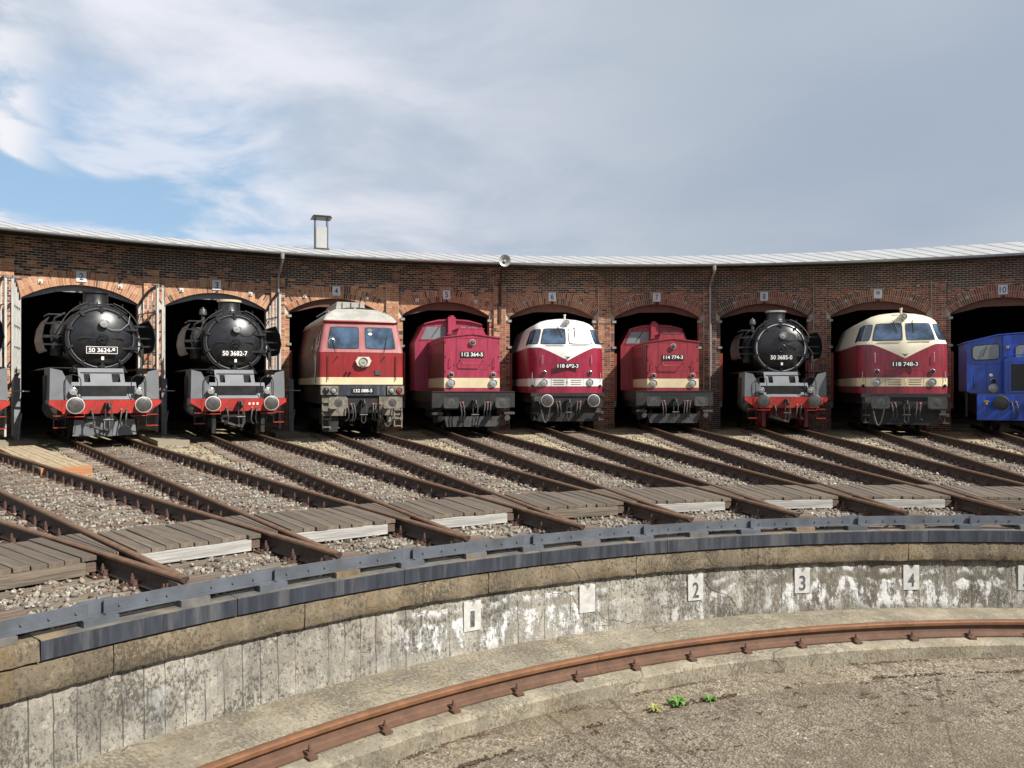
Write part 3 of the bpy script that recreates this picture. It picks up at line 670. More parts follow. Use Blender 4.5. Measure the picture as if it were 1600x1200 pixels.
# ------------------------------------------------------------------ the roundhouse
HW, ZS, ZC = 1.88, 4.70, 5.28                  # half opening, springing, crown
RA = (HW*HW+(ZC-ZS)**2)/(2*(ZC-ZS)); ZA = ZC-RA  # arch radius and centre height
RING = .52; TOP = 6.86; DEP = .42
shed = empty('roundhouse', T((CX, CY, 0)), 'long curved red brick engine shed with numbered arches and a pale metal roof', 'engine shed')
SI = shed.matrix_world.inverted()
def sc_(o, par=None):
    o.parent = par or shed; o.matrix_parent_inverse = (par or shed).matrix_world.inverted(); return o
BL, BH, JT = .24, .071, .016                 # brick length, course height, joint
PIL = .27                                       # half width of the pilaster
def bcol(bay, x, z, zone):
    u = random.random()
    sooty = .16
    if z > 5.75: sooty = .72
    if zone == 'band': sooty = .74+.15*math.sin(bay*2.1+z*3)
    if zone == 'pil': sooty = .1 if bay < 6.4 else .35
    if 7.2 < bay < 8.0 and x > 1.3 and zone != 'band' or (7.9 < bay < 8.1 and x < -1.3): sooty = .78
    sooty += .22*math.sin(x*2.3+bay*1.7)*math.sin(z*1.9+bay)
    red = min(1, max(0, (bay-4.5)/3))
    if u < sooty:
        c = random.choice(((.04, .024, .02), (.06, .031, .024), (.085, .04, .028), (.1, .045, .03)))
    else:
        a = random.choice(((.42, .19, .09), (.36, .15, .07), (.47, .25, .13), (.3, .11, .055), (.4, .175, .085)))
        b_ = random.choice(((.19, .055, .03), (.24, .075, .04), (.14, .045, .028), (.27, .1, .055)))  # redder right-hand bricks, also darkened to stand in for their shade
        c = tuple(p*(1-red)+q*red for p, q in zip(a, b_))
    g = random.uniform(.82, 1.15)*(.6 if zone == 'band' else 1); return tuple(min(1, q*g) for q in c)  # eave shade painted into the band bricks
class Bricks:
    def __init__(s): s.v = []; s.f = []; s.c = []
    def brick(s, P, col):
        """P: 8 corners, first four the face"""
        o = len(s.v); s.v += P; s.c += [(*col, 1)]*8
        s.f += [(o, o+1, o+2, o+3), (o, o+4, o+5, o+1), (o+1, o+5, o+6, o+2), (o+2, o+6, o+7, o+3), (o+3, o+7, o+4, o)]
    def slab(s, x0, x1, z0, z1, y, col, dep=.05):
        s.brick([(x0, y, z0), (x1, y, z0), (x1, y, z1), (x0, y, z1), (x0, y+dep, z0), (x1, y+dep, z0), (x1, y+dep, z1), (x0, y+dep, z1)], col)
    def build(s, name, parent):
        me = bpy.data.meshes.new(name); me.from_pydata(s.v, [], s.f)
        me.attributes.new('col', 'FLOAT_COLOR', 'POINT').data.foreach_set('color', np.array(s.c, np.float32).ravel())
        me.materials.append(MATS['brick']); me.update()
        o = bpy.data.objects.new(name, me); COL.objects.link(o); o.parent = parent; return o
def half_open(z):
    """half width kept free of plain courses at height z (opening plus arch ring)"""
    if z < ZS-.16: return HW
    t = (RA+RING)**2-(z-ZA)**2
    return max(0, math.sqrt(t)) if t > 0 else 0
XSPR = (RA+RING)*HW/RA
vm = {}
def voussoir_mesh(ring, c):
    if (ring, c) not in vm:
        r0 = RA+(0 if ring == 0 else RING/2)+.004; r1 = r0+RING/2-.015; t = .0375/RA*.5*2*.88
        ta = (BH/2)/(RA+.26)
        mb = MB(); q = [(-r0*math.sin(ta), r0*math.cos(ta)), (r0*math.sin(ta), r0*math.cos(ta)), (r1*math.sin(ta), r1*math.cos(ta)), (-r1*math.sin(ta), r1*math.cos(ta))]
        mb.prism(q, 0, .06); vm[(ring, c)] = mb.mesh('brick', 'brick%d' % c, False)
    return vm[(ring, c)]
for bay in range(0, 12):
    M = frame(bay, RW)
    mb = MB(); B = Bricks(); courses = int((TOP+.25)/(BH+JT))
    for k in range(courses):
        z0 = -.25+k*(BH+JT); z1 = z0+BH; zm = (z0+z1)/2
        up = zm > 6.04; den = 5.90 < zm <= 6.04
        ho = half_open(zm) if zm > ZS-.2 else HW
        spans = []                                 # (x0, x1, y, zone)
        if up: spans = [(-HALF, HALF, -.11, 'band')]
        else:
            if ho > 0: spans += [(-(HALF-PIL), -ho, 0, 'wall'), (ho, HALF-PIL, 0, 'wall')]
            else: spans += [(-(HALF-PIL), HALF-PIL, -.05 if den else 0, 'wall')]
            spans += [(-HALF, -(HALF-PIL), -.11, 'pil'), (HALF-PIL, HALF, -.11, 'pil')]
        for x0, x1, y, zone in spans:
            if x1-x0 < .02: continue
            mb.box(x0, x1, y+.006, y+.06 if zone != 'pil' else .06, z0-JT, z1)
            x = x0; off = (k % 2)*(BL+JT)/2
            xs = [x0]+[q for q in np.arange(-HALF+off-2*BL, HALF+BL, BL+JT) if x0+.05 < q < x1-.05]+[x1]
            if zone == 'pil': xs = [x0, x1] if k % 2 else [x0, (x0+x1)/2, x1]
            for q0, q1 in zip(xs, xs[1:]):
                B.slab(q0+JT/2, q1-JT/2, z0, z1, y+random.uniform(-.003, .003), bcol(bay, (q0+q1)/2, zm, zone))
    # core of the wall behind the facing, with the arch opening left free
    NA = 24; th = math.asin(HW/RA)
    arc = [(RA*math.sin(-th+2*th*j/NA), ZA+RA*math.cos(-th+2*th*j/NA)) for j in range(NA+1)]
    for j in range(NA):
        p, q = arc[j], arc[j+1]
        mb.add([(p[0], .055, p[1]), (q[0], .055, q[1]), (q[0], .055, TOP), (p[0], .055, TOP)], [(0, 1, 2, 3)])
        mb.add([(p[0], DEP, p[1]), (q[0], DEP, q[1]), (q[0], DEP, TOP), (p[0], DEP, TOP)], [(0, 1, 2, 3)])
    for s_ in (-1, 1):
        mb.box(min(s_*HW, s_*HALF), max(s_*HW, s_*HALF), .056, DEP, -.3, TOP)
    wall = mb.build('bay_wall', 'mortar', None, False); wall.matrix_world = M; sc_(wall)
    # arch ring of voussoirs; those of the two nearest sunlit arches are single bricks
    nv = int(2*th*(RA+.26)/(BH+JT))
    for ring in (0, 1):
        for j in range(nv):
            t = -th+2*th*(j+.5)/nv
            if bay in (2, 3):
                c = random.choices(range(6), (5, 5, 4, 3, .8, 4))[0]
                inst('brick', voussoir_mesh(ring, c), wall, T((0, random.uniform(-.004, .003), ZA)) @ Matrix.Rotation(t, 4, 'Y'))
                continue
            r0 = RA+ring*RING/2+.004; r1 = r0+RING/2-.015; ta = (BH/2)/(RA+.26); y = random.uniform(-.004, .003)
            P = [(r*math.sin(t+d), y+dd, ZA+r*math.cos(t+d)) for dd in (0, .06) for r, d in ((r0, -ta), (r0, ta), (r1, ta), (r1, -ta))]
            z = ZA+r0*math.cos(t); B.brick(P, bcol(bay, r0*math.sin(t), z-.35 if bay < 5 else z+.1, 'arch'))
    tag(B.build('brickwork', wall), 'red bricks darkened by soot and painted-in shade, laid in courses', None, None, 'stuff')
    # mortar bed of the ring, soffit and jamb reveals
    rg = MB(); ex = [(p[0]*(RA+RING)/RA, ZA+(p[1]-ZA)*(RA+RING)/RA) for p in arc]
    for j in range(NA): rg.add([(arc[j][0], .006, arc[j][1]), (arc[j+1][0], .006, arc[j+1][1]), (ex[j+1][0], .006, ex[j+1][1]), (ex[j][0], .006, ex[j][1])], [(0, 1, 2, 3)])
    o = rg.build('arch_bed', 'mortar', wall, False)
    rv = MB()
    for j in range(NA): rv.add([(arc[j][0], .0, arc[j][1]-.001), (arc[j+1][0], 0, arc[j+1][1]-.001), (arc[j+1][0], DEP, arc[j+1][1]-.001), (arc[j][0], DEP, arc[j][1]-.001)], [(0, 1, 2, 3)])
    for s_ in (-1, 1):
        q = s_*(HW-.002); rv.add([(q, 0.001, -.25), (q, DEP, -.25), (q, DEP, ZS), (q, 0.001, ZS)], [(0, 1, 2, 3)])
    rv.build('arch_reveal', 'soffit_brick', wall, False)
    # boarded head of the gateway behind the arch
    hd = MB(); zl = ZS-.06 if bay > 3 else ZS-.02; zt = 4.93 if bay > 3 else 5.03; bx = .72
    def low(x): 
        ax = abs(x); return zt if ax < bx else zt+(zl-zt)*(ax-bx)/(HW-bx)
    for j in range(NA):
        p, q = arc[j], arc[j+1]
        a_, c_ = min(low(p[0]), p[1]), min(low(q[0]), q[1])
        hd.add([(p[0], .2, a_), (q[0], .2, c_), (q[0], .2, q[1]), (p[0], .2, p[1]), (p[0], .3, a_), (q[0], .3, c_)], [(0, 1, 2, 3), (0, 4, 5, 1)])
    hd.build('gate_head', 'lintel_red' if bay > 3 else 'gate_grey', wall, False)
    if bay > 3:   # remains of the door frame on the jambs
        for s_ in (-1, 1):
            MB().box(min(s_*(HW-.001), s_*(HW-.12)), max(s_*(HW-.001), s_*(HW-.12)), .1, .2, 1.0, 3.1).build('jamb_post', 'jamb_red', wall, False)
            MB().box(min(s_*(HW-.001), s_*(HW-.1)), max(s_*(HW-.001), s_*(HW-.1)), .1, .2, .72, .98).build('jamb_foot', 'gate_grey', wall, False)
            for z in (3.3, 4.45): MB().box(min(s_*(HW-.08), s_*(HW+.09)), max(s_*(HW-.08), s_*(HW+.09)), -.05, .1, z, z+.1).build('hinge_pin', 'anchor', wall, False)
    # number plate
    if bay >= 1:
        pz = 5.585
        pl_ = MB().box(-.165, .165, -.03, -.012, pz-.19, pz+.19).box(-.15, .15, -.012, .0, pz-.17, pz+.17).build('number_plate', 'enamel', wall, False)
        s_ = str(bay); text('digit', s_, .13 if len(s_) == 1 else .24, .25, 'digit_blue', pl_, T((0, -.0305, pz)), .003)
        # overhead-line insulators on the arch and anchor plates on the wall
        for s_ in (-1, 1):
            t = s_*.36; x, z = (RA+.27)*math.sin(t), ZA+(RA+.27)*math.cos(t)
            ip = MB().box(x-.075, x+.075, -.03, 0, z-.075, z+.075).build('insulator_plate', 'insulator' if bay < 6 else 'anchor', wall, False)
            MB().cyl((x, -.03, z), (x, -.11, z), .035, .02, 10).build('insulator', 'insulator', ip)
            x = s_*(1.93 if s_ < 0 else 1.55); z = 5.62 if s_ < 0 else 6.0-.12
            MB().box(x-.06, x+.06, -.12 if bay == 9 and s_ > 0 else -.05, .0, z-.06, z+.06).build('anchor_plate', 'anchor', wall, False)
        x = .12 if bay != 10 else -.3    # spalled brick and old hook at the crown
        MB().cyl((0, -.06, ZC+.02), (0, .02, ZC+.02), .06, .045, 8).build('hook', 'rust_web', wall)
# opened gate leaves of the three gated arches
def gate_leaf(bay, s_, deg):
    M = frame(bay, RW) @ T((s_*HW, -.02, 0)) @ Matrix.Rotation(s_*R_(deg), 4, 'Z')
    L = 1.84; e = -s_                             # leaf runs from hinge (0) towards e*L when closed
    root = bpy.data.objects.new('gate_leaf', None); COL.objects.link(root); root.matrix_world = M; sc_(root)
    def top(x): return ZA+math.sqrt((RA-.03)**2-(HW-x)**2)
    def X(a, b): return (min(e*a, e*b), max(e*a, e*b))
    xs = np.linspace(0, L, 9)
    fr = MB()
    for a, b in ((0, .11), (L-.11, L)):
        x0, x1 = X(a, b); fr.prism([(x0, .02), (x1, .02), (x1, top(abs(x1))), (x0, top(abs(x0)))], -.035, .035)
    fr.build('stile', 'gate_white', root, False)
    rl = MB()
    for z in (.06, 1.55, 2.1): rl.box(*X(.11, L-.11), -.03, .03, z, z+.14)
    rl.build('rail', 'gate_white', root, False)
    ar = MB(); pts = [(e*x, top(x)) for x in xs]
    for p, q in zip(pts, pts[1:]): ar.prism([(p[0], p[1]-.1), (q[0], q[1]-.1), q, p], -.03, .03)
    ar.build('curved_head', 'dark_grey', root, False)
    for k in range(5):
        x = .11+(L-.22)*(k+.5)/5; MB().box(*X(x-(L-.22)/10+.004, x+(L-.22)/10-.004), -.018, .018, .2, 1.55).build('board', 'gate_grey', root, False)
    for k in range(1, 4):
        x = .11+(L-.22)*k/4; MB().box(*X(x-.016, x+.016), -.02, .02, 2.24, top(x)-.09).build('glazing_bar', 'gate_white', root, False)
    for z in (2.95, 3.65, 4.3): MB().box(*X(.11, L-.11), -.018, .018, z, z+.03).build('glazing_bar', 'gate_grey', root, False)
    for z in (.5, 2.16, 4.2): MB().box(*X(-.06, .5), -.05, -.036, z, z+.06).build('strap_hinge', 'dark_grey', root, False)
    return root
for bay, s_, dg in ((2, -1, 100), (2, 1, 100), (3, -1, 96), (3, 1, 95), (1, 1, 95), (1, -1, 98)): gate_leaf(bay, s_, dg)
# roof: sheet, standing seams, soffit, gutter
i0, i1 = -.6, 11.6
ZR = lambda r: 6.9+(r-RE)*(9.33-6.9)/13
RH = RE+13
roof = sc_(rgrid('roof', [(RE-.02, 6.895), (RE+4, ZR(RE+4)), (RE+9, ZR(RE+9)), (RH, ZR(RH)), (RH+13, 7.2)], ang(i1), ang(i0), 150, ['roof_metal'], uv=False))
sc_(rgrid('soffit', [(RE-.02, 6.85), (RW+.1, 6.87), (RH, ZR(RH)-.15), (RH+13, 7.0)], ang(i1), ang(i0), 150, ['soffit'], uv=False))
sc_(rgrid('fascia', [(RE-.025, 6.84), (RE-.025, 6.893)], ang(i1), ang(i0), 150, ['dark_grey'], uv=False))
n_ = int((ang(i0)-ang(i1))*RE/.62)
for k in range(n_):
    a = ang(i1)+(ang(i0)-ang(i1))*(k+.5)/n_
    if not ang(10.7) < a < ang(.9): continue
    mb = MB()
    for r0, r1 in ((RE, RH),): mb.add([pol(r, a+d/r, ZR(r)+h) for r in (r0, r1) for d, h in ((-.018, 0), (-.012, .022), (.012, .022), (.018, 0))], [(0, 1, 5, 4), (1, 2, 6, 5), (2, 3, 7, 6), (0, 3, 2, 1)])
    sc_(mb.build('standing_seam', 'roof_metal', None, False), roof)
gp = [(RE-.10+.075*math.cos(t), 6.855+.075*math.sin(t)) for t in np.linspace(math.pi, 2*math.pi, 8)]
sc_(rgrid('gutter', gp+[(q[0], q[1]+.004) for q in gp[::-1]], ang(i1), ang(i0), 150, ['zinc'], uv=False))
for i in (3.5, 7.5):
    M = frame(i, 0); mb = MB()
    y0, y1 = RE-.09, RW/math.cos(AL/2)-.2
    mb.tube([(0, y0, 6.80), (0, y0, 6.62), (0, y0+.08, 6.5), (0, y1-.1, 6.1), (0, y1, 5.98), (0, y1, .1)], .052, 10)
    mb.cyl((0, y0, 6.6), (0, y0, 6.82), .07, .09, 10)
    o = mb.build('downpipe', 'zinc'); o.matrix_world = M; sc_(o)
    for z in (5.2, 3.5, 1.8):
        q = MB().lathe([(.052, -.02), (.062, -.02), (.062, .02), (.052, .02)], (0, y1, z), 'z', 10).box(-.01, .01, y1, y1+.15, z-.01, z+.01).build('pipe_clamp', 'zinc'); q.matrix_world = M; sc_(q, o)
# side and back walls that close the shed
for i in (i0+.02, i1-.02):
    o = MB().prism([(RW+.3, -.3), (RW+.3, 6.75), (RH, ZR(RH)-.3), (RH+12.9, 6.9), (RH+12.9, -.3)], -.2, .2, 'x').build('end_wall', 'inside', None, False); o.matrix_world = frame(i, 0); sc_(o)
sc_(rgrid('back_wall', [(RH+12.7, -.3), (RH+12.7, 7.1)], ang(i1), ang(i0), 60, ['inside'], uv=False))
# vent stack on the roof
M = frame(4.07, RE+9, ZR(RE+9)-.1); v = bpy.data.objects.new('vent_stack', None); COL.objects.link(v); v.matrix_world = M; sc_(v)
MB().box(-.27, .27, -.27, .27, .1, 1.2).build('duct', 'roof_metal', v, False)
MB().box(-.36, .36, -.36, .36, -.06, .13).build('flashing', 'dark_grey', v, False)
MB().prism([(-.5, 1.66), (.5, 1.66), (.42, 1.76), (-.42, 1.76)], -.45, .45).build('cap', 'black', v, False)
for x, y in ((-.3, -.28), (.3, -.28), (-.3, .28), (.3, .28)): MB().box(x-.02, x+.02, y-.02, y+.02, .1, 1.66).build('strut', 'dark_grey', v, False)
# floodlight on the pier between arches five and six
t = empty('floodlight', frame(5.5, RW/math.cos(AL/2)-.12, 4.4), 'round enamel floodlight on a rusty pole at the pier between arches five and six', 'floodlight')
MB().box(-.05, .05, -.06, .04, 0, 1.75).tube([(0, -.03, 1.7), (0, -.25, 2.15), (0, -1.25, 2.42)], .03).build('pole', 'rust_web', t)
MB().lathe([(.05, .22), (.09, .2), (.14, .06), (.24, -.02), (.25, -.06), (.235, -.055), (.13, .05), (.04, .08), (.001, .08)], (0, -1.3, 2.52), 'y', 22).build('reflector', 'zinc', t)
MB().sphere((0, -1.27, 2.5), .075, 0, (1, 1, 1)).build('bulb', 'lens', t)
# posts that hold the gate leaves open
for i, lab in ((1.52, 'grey steel gate post left of arch two'), (2.53, 'grey steel gate post between arches two and three'), (3.54, 'grey steel gate post between arches three and four')):
    t = empty('gate_post', frame(i, 34.7, -.22), lab, 'post', 'posts between the open gates')
    MB().box(-.085, .085, -.085, .085, 0, 2.1).build('post', 'post_grey', t, False)
    MB().prism([(-.1, 2.1), (.1, 2.1), (.06, 2.14), (-.06, 2.14)], -.1, .1).build('cap', 'post_grey', t, False)
    MB().tube([(-.3, -.1, 1.72), (.34, -.1, 1.7)], .018).build('catch_bar', 'gate_white', t)
    MB().tube([(.02, -.11, .05), (.05, -.12, .5), (.13, -.1, 1.0)], .014).build('chain', 'gate_white', t)
# ------------------------------------------------------------------ locomotives (local: x right, y into the shed, z up, buffer faces at y = 0)
KS = 1.04
def disc_buffer(t, x, z=1.05, rim='white_rim', m='buffer_steel', r=.225):
    b_ = MB().lathe([(.001, -.0), (r*.6, .006), (r*.93, .02), (r, .028), (r, .05), (.05, .075), (.05, .2)], (x, 0, z), 'y', 26).build('buffer', m, t)
    MB().lathe([(r*.93, .019), (r*.94, .008), (r*1.03, .02), (r*1.03, .045), (r, .05)], (x, 0, z), 'y', 26).build('buffer_rim', rim, b_)
    MB().lathe([(.09, .16), (.1, .18), (.1, .4), (.125, .42), (.14, .6)], (x, 0, z), 'y', 16).build('buffer_sleeve', 'frame_black', b_)
def box_buffer(t, x, z=1.03, w=.235, h=.17, m='dark_grey'):
    c = .05; P = [(x-w, z-h+c), (x-w+c, z-h), (x+w-c, z-h), (x+w, z-h+c), (x+w, z+h-c), (x+w-c, z+h), (x-w+c, z+h), (x-w, z+h-c)]
    b_ = MB().prism(P, 0, .045).build('buffer', m, t)
    MB().lathe([(.001, -.004), (.12, -.003), (.14, .001)], (x, 0, z), 'y', 20).build('wear_patch', 'buffer_steel', b_)
    MB().lathe([(.05, .045), (.05, .2), (.1, .2), (.1, .42), (.14, .44), (.14, .6)], (x, 0, z), 'y', 14).build('buffer_sleeve', 'frame_black', b_)
def coupling(t, y=.5, z=1.0, m='frame_black'):
    mb = MB().box(-.07, .07, y-.28, y, z-.09, z+.09).tube([(0, y-.24, z+.07), (0, y-.36, z+.08), (0, y-.39, z-.02), (0, y-.3, z-.1)], .03)
    mb.build('draw_hook', m, t)
    mb = MB()
    for s_ in (-1, 1): mb.tube([(s_*.06, y-.2, z), (s_*.085, y-.28, z-.18), (s_*.075, y-.22, z-.4)], .02)
    mb.cyl((-.13, y-.22, z-.4), (.13, y-.22, z-.4), .028).tube([(-.06, y-.22, z-.42), (-.07, y-.2, z-.6), (0, y-.2, z-.68), (.07, y-.2, z-.6), (.06, y-.22, z-.42)], .02)
    mb.build('screw_coupling', 'buffer_steel', t)
def hoses(t, xs, y=.5, z=.95, L=.42, m='hose'):
    for k, x in enumerate(xs):
        s_ = -1 if x < 0 else 1
        h = MB().tube([(x, y, z), (x, y-.12, z+.03), (x-s_*.02, y-.2, z-.08), (x-s_*.05, y-.2, z-L*.7), (x-s_*.02, y-.16, z-L), (x+s_*.05, y-.12, z-L-.05)], .022).build('brake_hose', m, t)
        MB().cyl((x, y-.02, z-.03), (x, y-.14, z+.06), .035, n=8).build('valve', 'jamb_red' if k % 2 else 'frame_black', h)
def lamp(t, x, y, z, r, name='headlight', rim='chrome', lens='lens', d=.08, back='frame_black'):
    o = MB().lathe([(r*.86, .004), (r*.9, -.02), (r, -.015), (r*1.04, .01), (r*1.0, d), (.001, d)], (x, y, z), 'y', 22).build(name, rim, t)
    MB().lathe([(.001, -.02), (r*.45, -.012), (r*.87, .008)], (x, y, z), 'y', 22).build('lens', lens, o); return o
def numplate(t, x, y, z, w, h, s, tilt=0, th=.72, wf=.92, border=False):
    M = T((x, y, z)) @ Matrix.Rotation(tilt, 4, 'Z')
    o = MB().box(-w/2, w/2, -.012, .012, -h/2, h/2).build('number_plate', 'plate_black', t, False, M)
    if border:
        q = .012
        MB().box(-w/2, w/2, -.017, -.013, h/2-q, h/2).box(-w/2, w/2, -.017, -.013, -h/2, -h/2+q).box(-w/2, -w/2+q, -.017, -.013, -h/2+q, h/2-q).box(w/2-q, w/2, -.017, -.013, -h/2+q, h/2-q).build('plate_border', 'letter', o, False)
    text('lettering', s, w*wf, h*th, 'letter', o, T((0, -.0125, 0)), .005); return o
def rail_(t, pts, r=.014, m='black', name='handrail', n=6): return MB().tube(pts, r, n).build(name, m, t)
def wheels(t, ys, r=.5, m='frame_black'):
    for y in ys:
        for s_ in (-1, 1):
            x = s_*.75
            MB().lathe([(.06, -.08), (.15, -.075), (r*.8, -.03), (r*.86, -.06), (r, -.065), (r+.0, .055), (r+.025, .065), (r+.025, .09), (.06, .09)], (x, y, r+.002), 'x', 28).build('wheel', m, t)
    for y in ys: MB().cyl((-.8, y, r), (.8, y, r), .09).build('axle', m, t)

def steam(i, r, num, lab, plow=False, rim=('white_rim', 'white_rim'), collar=None, beamtext=None, dome=True, defl='black', low_red=False, border=False, apron='apron_grey'):
    t = empty('steam_locomotive', frame(i, r, 0, KS), lab, 'steam locomotive', 'black steam engines with red buffer beams')
    # buffer beam with chamfered ends and rivets
    MB().prism([(-1.14, .80), (1.14, .80), (1.14, 1.19), (-1.14, 1.19)], .58, .66).build('buffer_beam', 'steam_red', t)
    mb = MB()
    for s_ in (-1, 1): mb.prism([(s_*1.142, 1.19), (s_*1.46, 1.19), (s_*1.46, 1.08), (s_*1.142, .86)], .6, .64)
    mb.build('beam_end', 'steam_red', t)
    mb = MB()
    for x in np.linspace(-1.08, 1.08, 15):
        for z in (.84, 1.15): mb.cyl((x, .58, z), (x, .567, z), .014, .01, 6)
    tag(mb.build('rivets', 'steam_red', t, split=False), kind='stuff')
    for x, q in ((-.875, rim[0]), (.875, rim[1])): disc_buffer(t, x, 1.05, q)
    coupling(t, .58, 1.02); hoses(t, (-.42, .36, .5), .58, .86, .42)
    if beamtext: text('lettering', beamtext, .3, .07, 'letter', t, T((.42, .575, 1.03)), .004)
    # sloped front apron with slot, and the side sheets
    mb = MB(); Y0, Z0, Y1, Z1 = .72, 1.2, 1.42, 2.12
    def P(x, f): return (x, Y0+(Y1-Y0)*f, Z0+(Z1-Z0)*f)
    xs = (-.855, -.66, .56, .855); fs_ = (0, .1, .29, .36, .55, .82, 1.0)
    for a in range(3):
        for b_ in range(6):
            if a == 1 and b_ == 1 or a != 1 and b_ > 3: continue
            if b_ == 4 and a == 1:                         # two access openings
                X = (-.66, -.52, -.36, .22, .44, .56)
                for k in (0, 2, 4): mb.add([P(X[k], fs_[b_]), P(X[k+1], fs_[b_]), P(X[k+1], fs_[b_+1]), P(X[k], fs_[b_+1])], [(0, 1, 2, 3)])
                continue
            mb.add([P(xs[a], fs_[b_]), P(xs[a+1], fs_[b_]), P(xs[a+1], fs_[b_+1]), P(xs[a], fs_[b_+1])], [(0, 1, 2, 3)])
    mb.build('front_apron', apron, t, False)
    MB().box(-.88, .78, Y0+.12, Y0+.3, 1.24, 1.6).box(-.6, .55, 1.3, 1.5, 1.5, 2.0).build('apron_backing', 'black', t, False)
    MB().tube([P(-.72, .39), P(.62, .39)], .022).build('step_bar', apron, t)
    for s_ in (-1, 1):
        x0, x1, x2 = s_*.862, s_*1.36, s_*1.44
        MB().add([(x0, .72, 1.2), (x1+s_*.08, .74, 1.2), (x2-s_*.02, .76, 2.1), (x0+s_*.27, .76, 2.03), (x0+s_*.1, .75, 1.68), (x0, .75, 1.6)], [(0, 1, 2, 3, 4, 5)]).add([(x1+s_*.08, .74, 1.2), (x1+s_*.08, 2.4, 1.2), (x2-s_*.02, 2.4, 2.1), (x2-s_*.02, .76, 2.1)], [(0, 1, 2, 3)]).build('side_apron', apron, t, False)
        MB().box(min(s_*.86, s_*1.42), max(s_*.86, s_*1.42), .98, 9, 2.1, 2.13).build('running_board', 'black', t, False)
        # lamp and grab hoop
        o = lamp(t, s_*.86, .6, 1.44, .105); MB().box(s_*.86-.08, s_*.86+.08, .6, .72, 1.2, 1.34).build('lamp_bracket', 'black', o, False)
        x = s_*.86; rail_(t, [(x-.2, .68, 1.2)]+[(x+.2*math.cos(a), .69, 1.72+.2*math.sin(a)) for a in np.linspace(math.pi, 0, 9)]+[(x+.2, .68, 1.2)], .013)
        # steps
        mb = MB().box(s_*1.2-.16, s_*1.2+.16, .5, .75, .41, .435).box(s_*1.2-.16, s_*1.2+.16, .52, .75, .74, .76)
        mb.build('step', 'steam_red', t, False)
        rail_(t, [(s_*1.05, .62, .82), (s_*1.06, .62, .42), (s_*1.35, .62, .42), (s_*1.34, .62, .82)], .014, 'black', 'step_hanger')
        rail_(t, [(s_*.6, .5, .86), (s_*.6, .46, .72), (s_*1.05, .46, .72), (s_*1.05, .5, .86)], .013, 'steam_red', 'grab_iron')
        # cylinder and deflector
        MB().lathe([(.001, 0), (.3, .0), (.36, .03), (.36, .95), (.001, .97)], (s_*1.12, 1.55, .95), 'y', 22).build('cylinder', 'frame_black', t)
        MB().box(s_*1.12-.34, s_*1.12+.34, 1.62, 2.45, .9, 1.9).build('cylinder_block', 'frame_black', t, False)
        prof_ = [(2.62, 1.42), (2.7, 1.49), (3.0, 1.55), (3.35, 1.5), (3.62, 1.36)]
        d = MB()
        for th_ in (0, .02):
            vs = [(s_*(q[1]-th_), y, q[0]) for y in (1.75, 4.1) for q in prof_]
            d.add(vs, [(k, k+1, 6+k, 5+k) for k in range(4)])
        vs = [(s_*(q[1]-th_), 1.75, q[0]) for th_ in (0, .02) for q in prof_]; d.add(vs, [(k, k+1, 6+k, 5+k) for k in range(4)])
        dd = d.build('smoke_deflector', defl, t)
        for z, y in ((2.8, 2.0), (3.05, 2.0), (3.42, 2.0), (3.1, 3.6)): MB().box(min(s_*.9, s_*1.48), max(s_*.9, s_*1.48), y, y+.04, z, z+.05).build('stay', 'black', dd, False)
    # smokebox, door, ring, dogs
    zc = 3.03; rb = .99
    MB().lathe([(.86, 1.62), (.97, 1.62), (.99, 1.66), (.99, 3.2), (.9, 3.25), (.9, 9.0)], (0, 0, zc), 'y', 48).build('boiler', 'boiler', t)
    dr = MB().lathe([(.001, 1.40), (.12, 1.402), (.3, 1.42), (.5, 1.46), (.68, 1.525), (.8, 1.585), (.845, 1.612), (.855, 1.635)], (0, 0, zc), 'y', 48).build('smokebox_door', 'boiler', t)
    MB().lathe([(.86, 1.625), (.862, 1.592), (.885, 1.585), (.905, 1.6), (.91, 1.63)], (0, 0, zc), 'y', 48).build('door_ring', 'chrome' if i == 8 else 'dark_grey', dr)
    for k in range(10):
        a = R_(18+36*k); c_, s2 = math.cos(a), math.sin(a)
        MB().prism([(-.03, -.09), (.03, -.09), (.045, .08), (-.045, .08)], 1.55, 1.60, 'y', 0, T((.88*c_, 0, zc+.88*s2)) @ Matrix.Rotation(math.pi/2-a, 4, 'Y')).build('door_dog', 'black', dr, False)
    hw = MB().lathe([(.135, -.012), (.15, 0), (.135, .012), (.12, 0), (.135, -.012)], (0, 1.33, zc-.03), 'y', 24)
    for k in range(3): 
        a = R_(60*k+15); hw.tube([(-.13*math.cos(a), 1.33, zc-.03-.13*math.sin(a)), (.13*math.cos(a), 1.33, zc-.03+.13*math.sin(a))], .012)
    hw.cyl((0, 1.28, zc-.03), (0, 1.42, zc-.03), .03); hw.build('handwheel', 'black', dr)
    for z in (zc+.27, zc-.3):
        MB().box(.42, .98, 1.5, 1.56, z-.03, z+.03).cyl((.97, 1.55, z-.08), (.97, 1.55, z+.08), .03, n=8).build('hinge_strap', 'black', dr, False)
    mb = MB()
    for k in range(44):
        a = 2*math.pi*k/44; mb.cyl((.945*math.cos(a), 1.62, zc+.945*math.sin(a)), (.945*math.cos(a), 1.605, zc+.945*math.sin(a)), .014, .01, 6)
    tag(mb.build('bolts', 'black', t, split=False), kind='stuff')
    rail_(t, [(1.12*math.cos(a), 1.75, zc+1.12*math.sin(a)) for a in np.linspace(.35, 1.25, 8)], .016, 'dark_grey')
    rail_(t, [(1.12*math.cos(a), 1.75, zc+1.12*math.sin(a)) for a in np.linspace(1.9, 2.8, 8)], .016, 'dark_grey')
